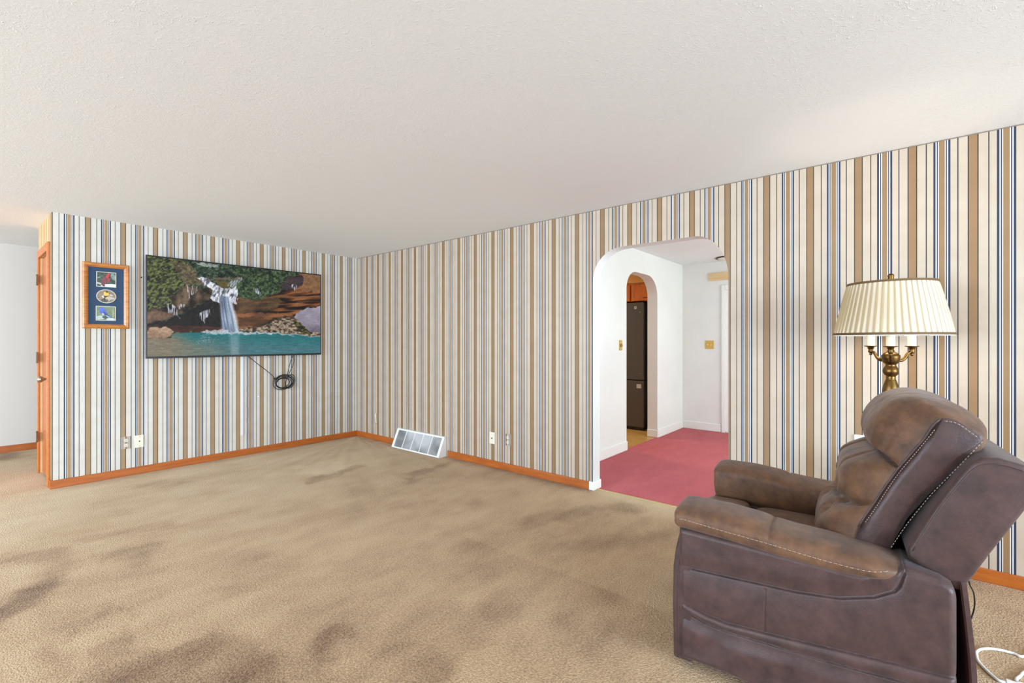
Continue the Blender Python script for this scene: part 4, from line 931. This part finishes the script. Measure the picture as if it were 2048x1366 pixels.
# front end of each arm
for a0, a1 in ((-.004, .168), (W_-.168, W_+.004)):
    prism('arm_front', [(-.05, .03), (.004, .03), (.008, .25), (.005, .40), (-.004, .47), (-.020, .54), (-.035, .585), (-.07, .60), (-.07, .03)], 0, a0, a1, COVER_SIDE, rc, bevel=.012, seg=4, smooth=True)
    bm = bmesh.new(); x = a0+.001 if a0 < .1 else a1-.001
    add_tube(bm, catmull([(x, -.020, .035), (x, -.018, .25), (x, -.020, .40), (x, -.030, .48), (x, -.045, .55)], 8), .0042, 8); obj('piping', bm, COVER_SIDE, rc, smooth=True)
# seat, footrest, inner structure
def pillow(name, c, h, m, p=.35, n=48, tuft=None, rot=0):
    u = np.linspace(0, 2*PI, 2*n, endpoint=False); v = np.linspace(-PI/2, PI/2, n)
    UU, VV = np.meshgrid(u, v, indexing='ij')
    x = sgn_pow(np.cos(VV), p)*sgn_pow(np.cos(UU), p); y = sgn_pow(np.cos(VV), p)*sgn_pow(np.sin(UU), p); z = sgn_pow(np.sin(VV), p*1.5)
    X = x*h[0]; Y = y*h[1]; Z = z*h[2]
    if tuft: Z = Z+tuft(X, Y)*(Z > 0)
    V = np.stack([X, Y, Z], -1); V[..., 0] += c[0]; V[..., 1] += c[1]; V[..., 2] += c[2]
    return grid_mesh(name, V, m, rc, closed_u=True)
pillow('seat_cushion', (W_/2, -.40, .43), (.292, .205, .055), COVER_TOP, tuft=lambda x, y: .012*np.cos(x*4)-.004)
pillow('footrest_cushion', (W_/2, -.085, .425), (.292, .108, .075), COVER_TOP, tuft=lambda x, y: .004*np.cos(x*4))
box('footrest_panel', (.172, -.03, .06), (W_-.172, -.004, .44), COVER_SIDE, rc, bevel=.012, seg=4)
box('seat_base', (.166, -.60, .06), (W_-.166, -.035, .385), MECH, rc)
box('mechanism', (.172, -.80, .0), (W_-.172, -.62, .50), MECH, rc)
# backrest cushion
NP_ = [(-.600, .52), (-.585, .56), (-.588, .61), (-.600, .650), (-.622, .700), (-.645, .745), (-.668, .795), (-.698, .853), (-.708, .872), (-.728, .905), (-.752, .945), (-.775, .983), (-.795, 1.025), (-.822, 1.056), (-.852, 1.052), (-.885, 1.030), (-.912, 1.003), (-.912, .982), (-.890, .95), (-.845, .875), (-.800, .815), (-.768, .765), (-.735, .71), (-.715, .665), (-.695, .615), (-.684, .580), (-.660, .54)]
CP_ = [(-.510, .40), (-.466, .45), (-.460, .51), (-.466, .575), (-.490, .635), (-.545, .690), (-.538, .760), (-.562, .840), (-.668, .900), (-.632, .928), (-.628, .985), (-.660, 1.046), (-.706, 1.090), (-.760, 1.108), (-.820, 1.104), (-.880, 1.082), (-.930, 1.042), (-.946, .995), (-.930, .94), (-.870, .875), (-.815, .815), (-.780, .765), (-.750, .71), (-.725, .66), (-.705, .61), (-.690, .57), (-.62, .45)]
def back_cushion():
    NS, NL = 12, 110
    a0, a1 = .128, W_-.128
    pn = np.array(catmull(NP_+[NP_[0]], NS))[:-1]; pc = np.array(catmull(CP_+[CP_[0]], NS))[:-1]
    ns = len(pn)
    s_idx = np.arange(ns)/NS
    us = np.concatenate([np.linspace(0, .1, 22), np.linspace(.1, .9, 116)[1:-1], np.linspace(.9, 1, 22)])
    rings = []
    # end cap rings (slightly domed), then the body, then the other cap
    cen = pn.mean(0)
    def cap(sign, ua):
        out = []
        for q in (.0, .5, .97):
            r = cen+(pn-cen)*q
            bulge = .0035*(1-q**2)
            out.append(np.column_stack([np.full(ns, ua-sign*bulge), r]))
        return out
    rings += cap(1, a0-.002)
    for u in us:
        d = min(u, 1-u)
        p = 1-(1-min(d/.30, 1))**3.0
        pu = p
        # welt dip right at the seam
        prof = pn*(1-pu)+pc*pu
        a = a0+(a1-a0)*u
        dip = .004*math.exp(-(d/.006)**2)
        # tangent / normal in the section
        tg = np.roll(prof, -1, 0)-np.roll(prof, 1, 0); tg /= np.maximum(1e-6, np.linalg.norm(tg, axis=1))[:, None]
        nrm = np.column_stack([tg[:, 1], -tg[:, 0]])
        if ((prof-prof.mean(0))*nrm).sum() < 0: nrm = -nrm
        disp = np.zeros(ns)
        for uc in (.30, .70):
            du = (u-uc)
            # tufts
            disp -= .042*np.exp(-((du*.64)/.030)**2)*np.exp(-((s_idx-5)/.55)**2)
            # vertical creases below and above the tuft
            disp -= .020*np.exp(-((du*.64)/.011)**2)*S(s_idx, 1.5, 2.5)*(1-S(s_idx, 7.4, 8.0))
            disp -= .010*np.exp(-((du*.64+.05*np.sin((s_idx-8)*.8)*0)/.016)**2)*S(s_idx, 8.0, 8.2)*(1-S(s_idx, 8.8, 9.6))
            # folds radiating from the tuft
            r_ = np.hypot(du*.64, (s_idx-5)*.06); an = np.arctan2((s_idx-5)*.06, du*.64)
            disp += .008*np.cos(an*7+1.0)*np.exp(-((r_-.05)/.035)**2)
        # horizontal creases
        disp -= .022*np.exp(-((s_idx-5-.15*math.sin(u*9))/.16)**2)*min(1, d/.04)
        disp -= .024*np.exp(-((s_idx-8-.1*math.sin(u*7))/.14)**2)*min(1, d/.04)
        # pleats running back over the headrest
        wr_ = np.sin((a*150)+3*np.sin(a*37)+s_idx*1.1)
        disp += .0018*wr_*np.exp(-((s_idx-9.3)/1.0)**2)*min(1, d/.05)
        disp += .007*(fbm(np.full(ns, a*13.0), s_idx*1.3, 5, 4)-.5)
        disp -= dip
        P = prof+nrm*disp[:, None]
        rings.append(np.column_stack([np.full(ns, a), P]))
    c2 = cap(-1, a1+.002)[::-1]
    rings += c2
    V = np.stack(rings)
    o = grid_mesh('backrest_cushion', V, COVER_TOP, rc, closed_v=True)
    bm = bmesh.new(); bm.from_mesh(o.data); bmesh.ops.remove_doubles(bm, verts=bm.verts[:], dist=1e-5); bmesh.ops.recalc_face_normals(bm, faces=bm.faces[:])
    # the side panel of the cushion takes the darker shaded-side tone
    bm.to_mesh(o.data); bm.free()
    o.data.materials.append(COVER_SIDE)
    for p_ in o.data.polygons:
        x = p_.center.x
        if x < a0-.0005 or x > a1+.0005: p_.material_index = 1
    return pn
pn = back_cushion()
# welt round the cushion side
for near in (True, False):
    bm = bmesh.new(); x = .124 if near else W_-.124
    loop_ = [(x, p[0], p[1]) for p in pn[::2]]
    seg_ = [q for q in loop_ if q[2] > .60]
    i0 = 3*4  # start of visible run
    front = [(x, p[0], p[1]) for p in pn[3*12:13*12:4]]; add_tube(bm, front, .0035, 8)
    obj('piping', bm, COVER_SIDE, rc, smooth=True)
# shell behind the cushion
SH = [(-.724, .600), (-.727, .630), (-.784, .760), (-.845, .880), (-.872, .925), (-.898, .948), (-.935, .953), (-.985, .940), (-1.030, .915), (-1.040, .895), (-.987, .800), (-.915, .655), (-.885, .590), (-.862, .545), (-.845, .524), (-.80, .555)]
prism('backrest_shell', SH, 0, .055, W_-.055, COVER_SIDE, rc, bevel=.014, seg=4, smooth=True)
for x in (.0545, W_-.0545):
    bm = bmesh.new(); add_tube(bm, catmull([(x, -.738, .625), (x, -.795, .758), (x, -.855, .873), (x, -.884, .915), (x, -.910, .930), (x, -.945, .934), (x, -.99, .922)], 6), .0028, 8); obj('piping', bm, COVER_SIDE, rc, smooth=True)
# rear flap with dark lining
FL = [(-.851, .56), (-.862, .444), (-.873, .300), (-.877, .12), (-.878, .02)]
def flap(name, off, th, a0, a1, m):
    pts = catmull(FL, 6); bm = bmesh.new()
    o_ = [(p[0]+off, p[1]) for p in pts]; i_ = [(p[0]+off+th, p[1]) for p in pts[::-1]]
    add_prism(bm, o_+i_, 0, a0, a1); return obj(name, bm, m, rc)
flap('rear_panel', -.012, .012, .045, W_-.045, COVER_SIDE)
flap('rear_lining', 0.0005, .004, .050, W_-.050, LINING)
# stitching: small raised threads
def stitches(path, n_, a_of, r=.0012, ln=.011, name='stitching'):
    bm = bmesh.new(); P = [np.array(p) for p in catmull(path, 12)]
    d = [0]
    for p, q in zip(P, P[1:]): d.append(d[-1]+np.linalg.norm(q-p))
    for k in range(n_):
        s = (k+.5)/n_*d[-1]; s0 = max(0, s-ln/2); s1 = min(d[-1], s+ln/2)
        q = [np.array([np.interp(t_, d, [p[i] for p in P]) for i in (0, 1)]) for t_ in (s0, s, s1)]
        add_tube(bm, [(a_of(*q[0])+.001, *q[0]), (a_of(*q[1])-.0006, *q[1]), (a_of(*q[2])+.001, *q[2])], r, 5)
    return bm
def pad_a(b, z):
    zb, zt = arm_section(b); hz = (zt-zb)/2+.004; cz = (zt+zb)/2-.004
    s = min(.999, abs((z-cz)/hz)); c = (1-(s**(1/.72))**2)**.5
    g = min(1, max(0, (b+.725)/.11)); g = math.sqrt(max(0, 1-(1-g)**2))
    return .078-.118*(.35+.65*g)*c**.80-.0012
def st_obj(bm): 
    return obj('stitching', bm, STITCH, rc)
ST = [(-.03, .606), (-.056, .606), (-.199, .594), (-.348, .583), (-.483, .570), (-.607, .565), (-.670, .575)]
st_obj(stitches(ST, 44, pad_a)); 
bm2 = stitches(ST, 44, lambda b, z: -pad_a(b, z)); bmesh.ops.transform(bm2, matrix=Matrix.Translation((W_, 0, 0)), verts=bm2.verts[:]); st_obj(bm2)
for near in (True, False):
    f_ = (lambda b, z: .1175)
    b1 = stitches([(-.912, .990), (-.893, .960), (-.845, .885), (-.795, .808), (-.765, .755), (-.725, .68), (-.688, .60)], 40, f_, r=.0013, ln=.006)
    b2 = stitches([(-.822, 1.045), (-.855, 1.038), (-.900, 1.000)], 9, f_, r=.0013, ln=.006)
    b3 = stitches([(-.800, 1.015), (-.760, .945), (-.713, .865), (-.680, .80), (-.648, .73), (-.618, .67)], 44, f_, r=.0012, ln=.004)
    for b_i in (b1, b2, b3):
        if not near: bmesh.ops.transform(b_i, matrix=Matrix.Translation((W_, 0, 0)) @ Matrix.Scale(-1, 4, (1, 0, 0)), verts=b_i.verts[:])
        if near: st_obj(b_i)
        else: b_i.free()
# feet / glides
for a in (.12, W_-.12):
    for b in (-.12, -.72):
        bm = bmesh.new(); add_lathe(bm, [(0, 0), (.022, 0), (.022, .05), (0, .05)], 14, center=(a, b), cap=False); obj('foot', bm, BLACK, rc)

# ------------------------------------------------------------------ cords by the recliner
wc = tag(tube('power_cord', [(2.95, -.47, .006), (2.819, -.399, .006), (2.819, -.368, .006), (2.814, -.331, .006), (2.8, -.3, .006), (2.771, -.27, .006), (2.735, -.253, .006), (2.703, -.249, .006), (2.655, -.251, .006), (2.608, -.267, .006), (2.568, -.287, .006), (2.557, -.300, .006), (2.562, -.322, .006)], .0055, WHITE_PLASTIC, smoothn=5), 'white power cord looping on the carpet behind the recliner', 'cord')
cn = box('connector', (-.010, -.03, .001), (.010, .03, .016), WHITE_PLASTIC, bevel=.003); cn.parent = wc; cn.location = (2.563, -.345, 0)
t2 = tube('cord_tail', [(2.570, -.375, .006), (2.575, -.42, .006), (2.60, -.46, .006)], .0055, WHITE_PLASTIC); t2.parent = wc
tag(tube('white_cord', [(2.60, -.40, .006), (2.588, -.352, .006), (2.612, -.350, .006), (2.644, -.364, .006), (2.685, -.38, .006), (2.75, -.42, .006)], .0055, WHITE_PLASTIC), 'second short white cord bend on the carpet at the photo corner', 'cord')
tag(tube('thin_cord', [(2.95, -.273, .40), (2.95, -.263, .289), (2.95, -.247, .24), (2.95, -.249, .204), (2.95, -.262, .168), (2.95, -.266, .124), (2.95, -.263, .087), (2.95, -.255, .051), (2.95, -.244, .020), (2.93, -.235, .004)], .0028, BLACK_CABLE), 'thin dark cord hanging down behind the recliner', 'cord')
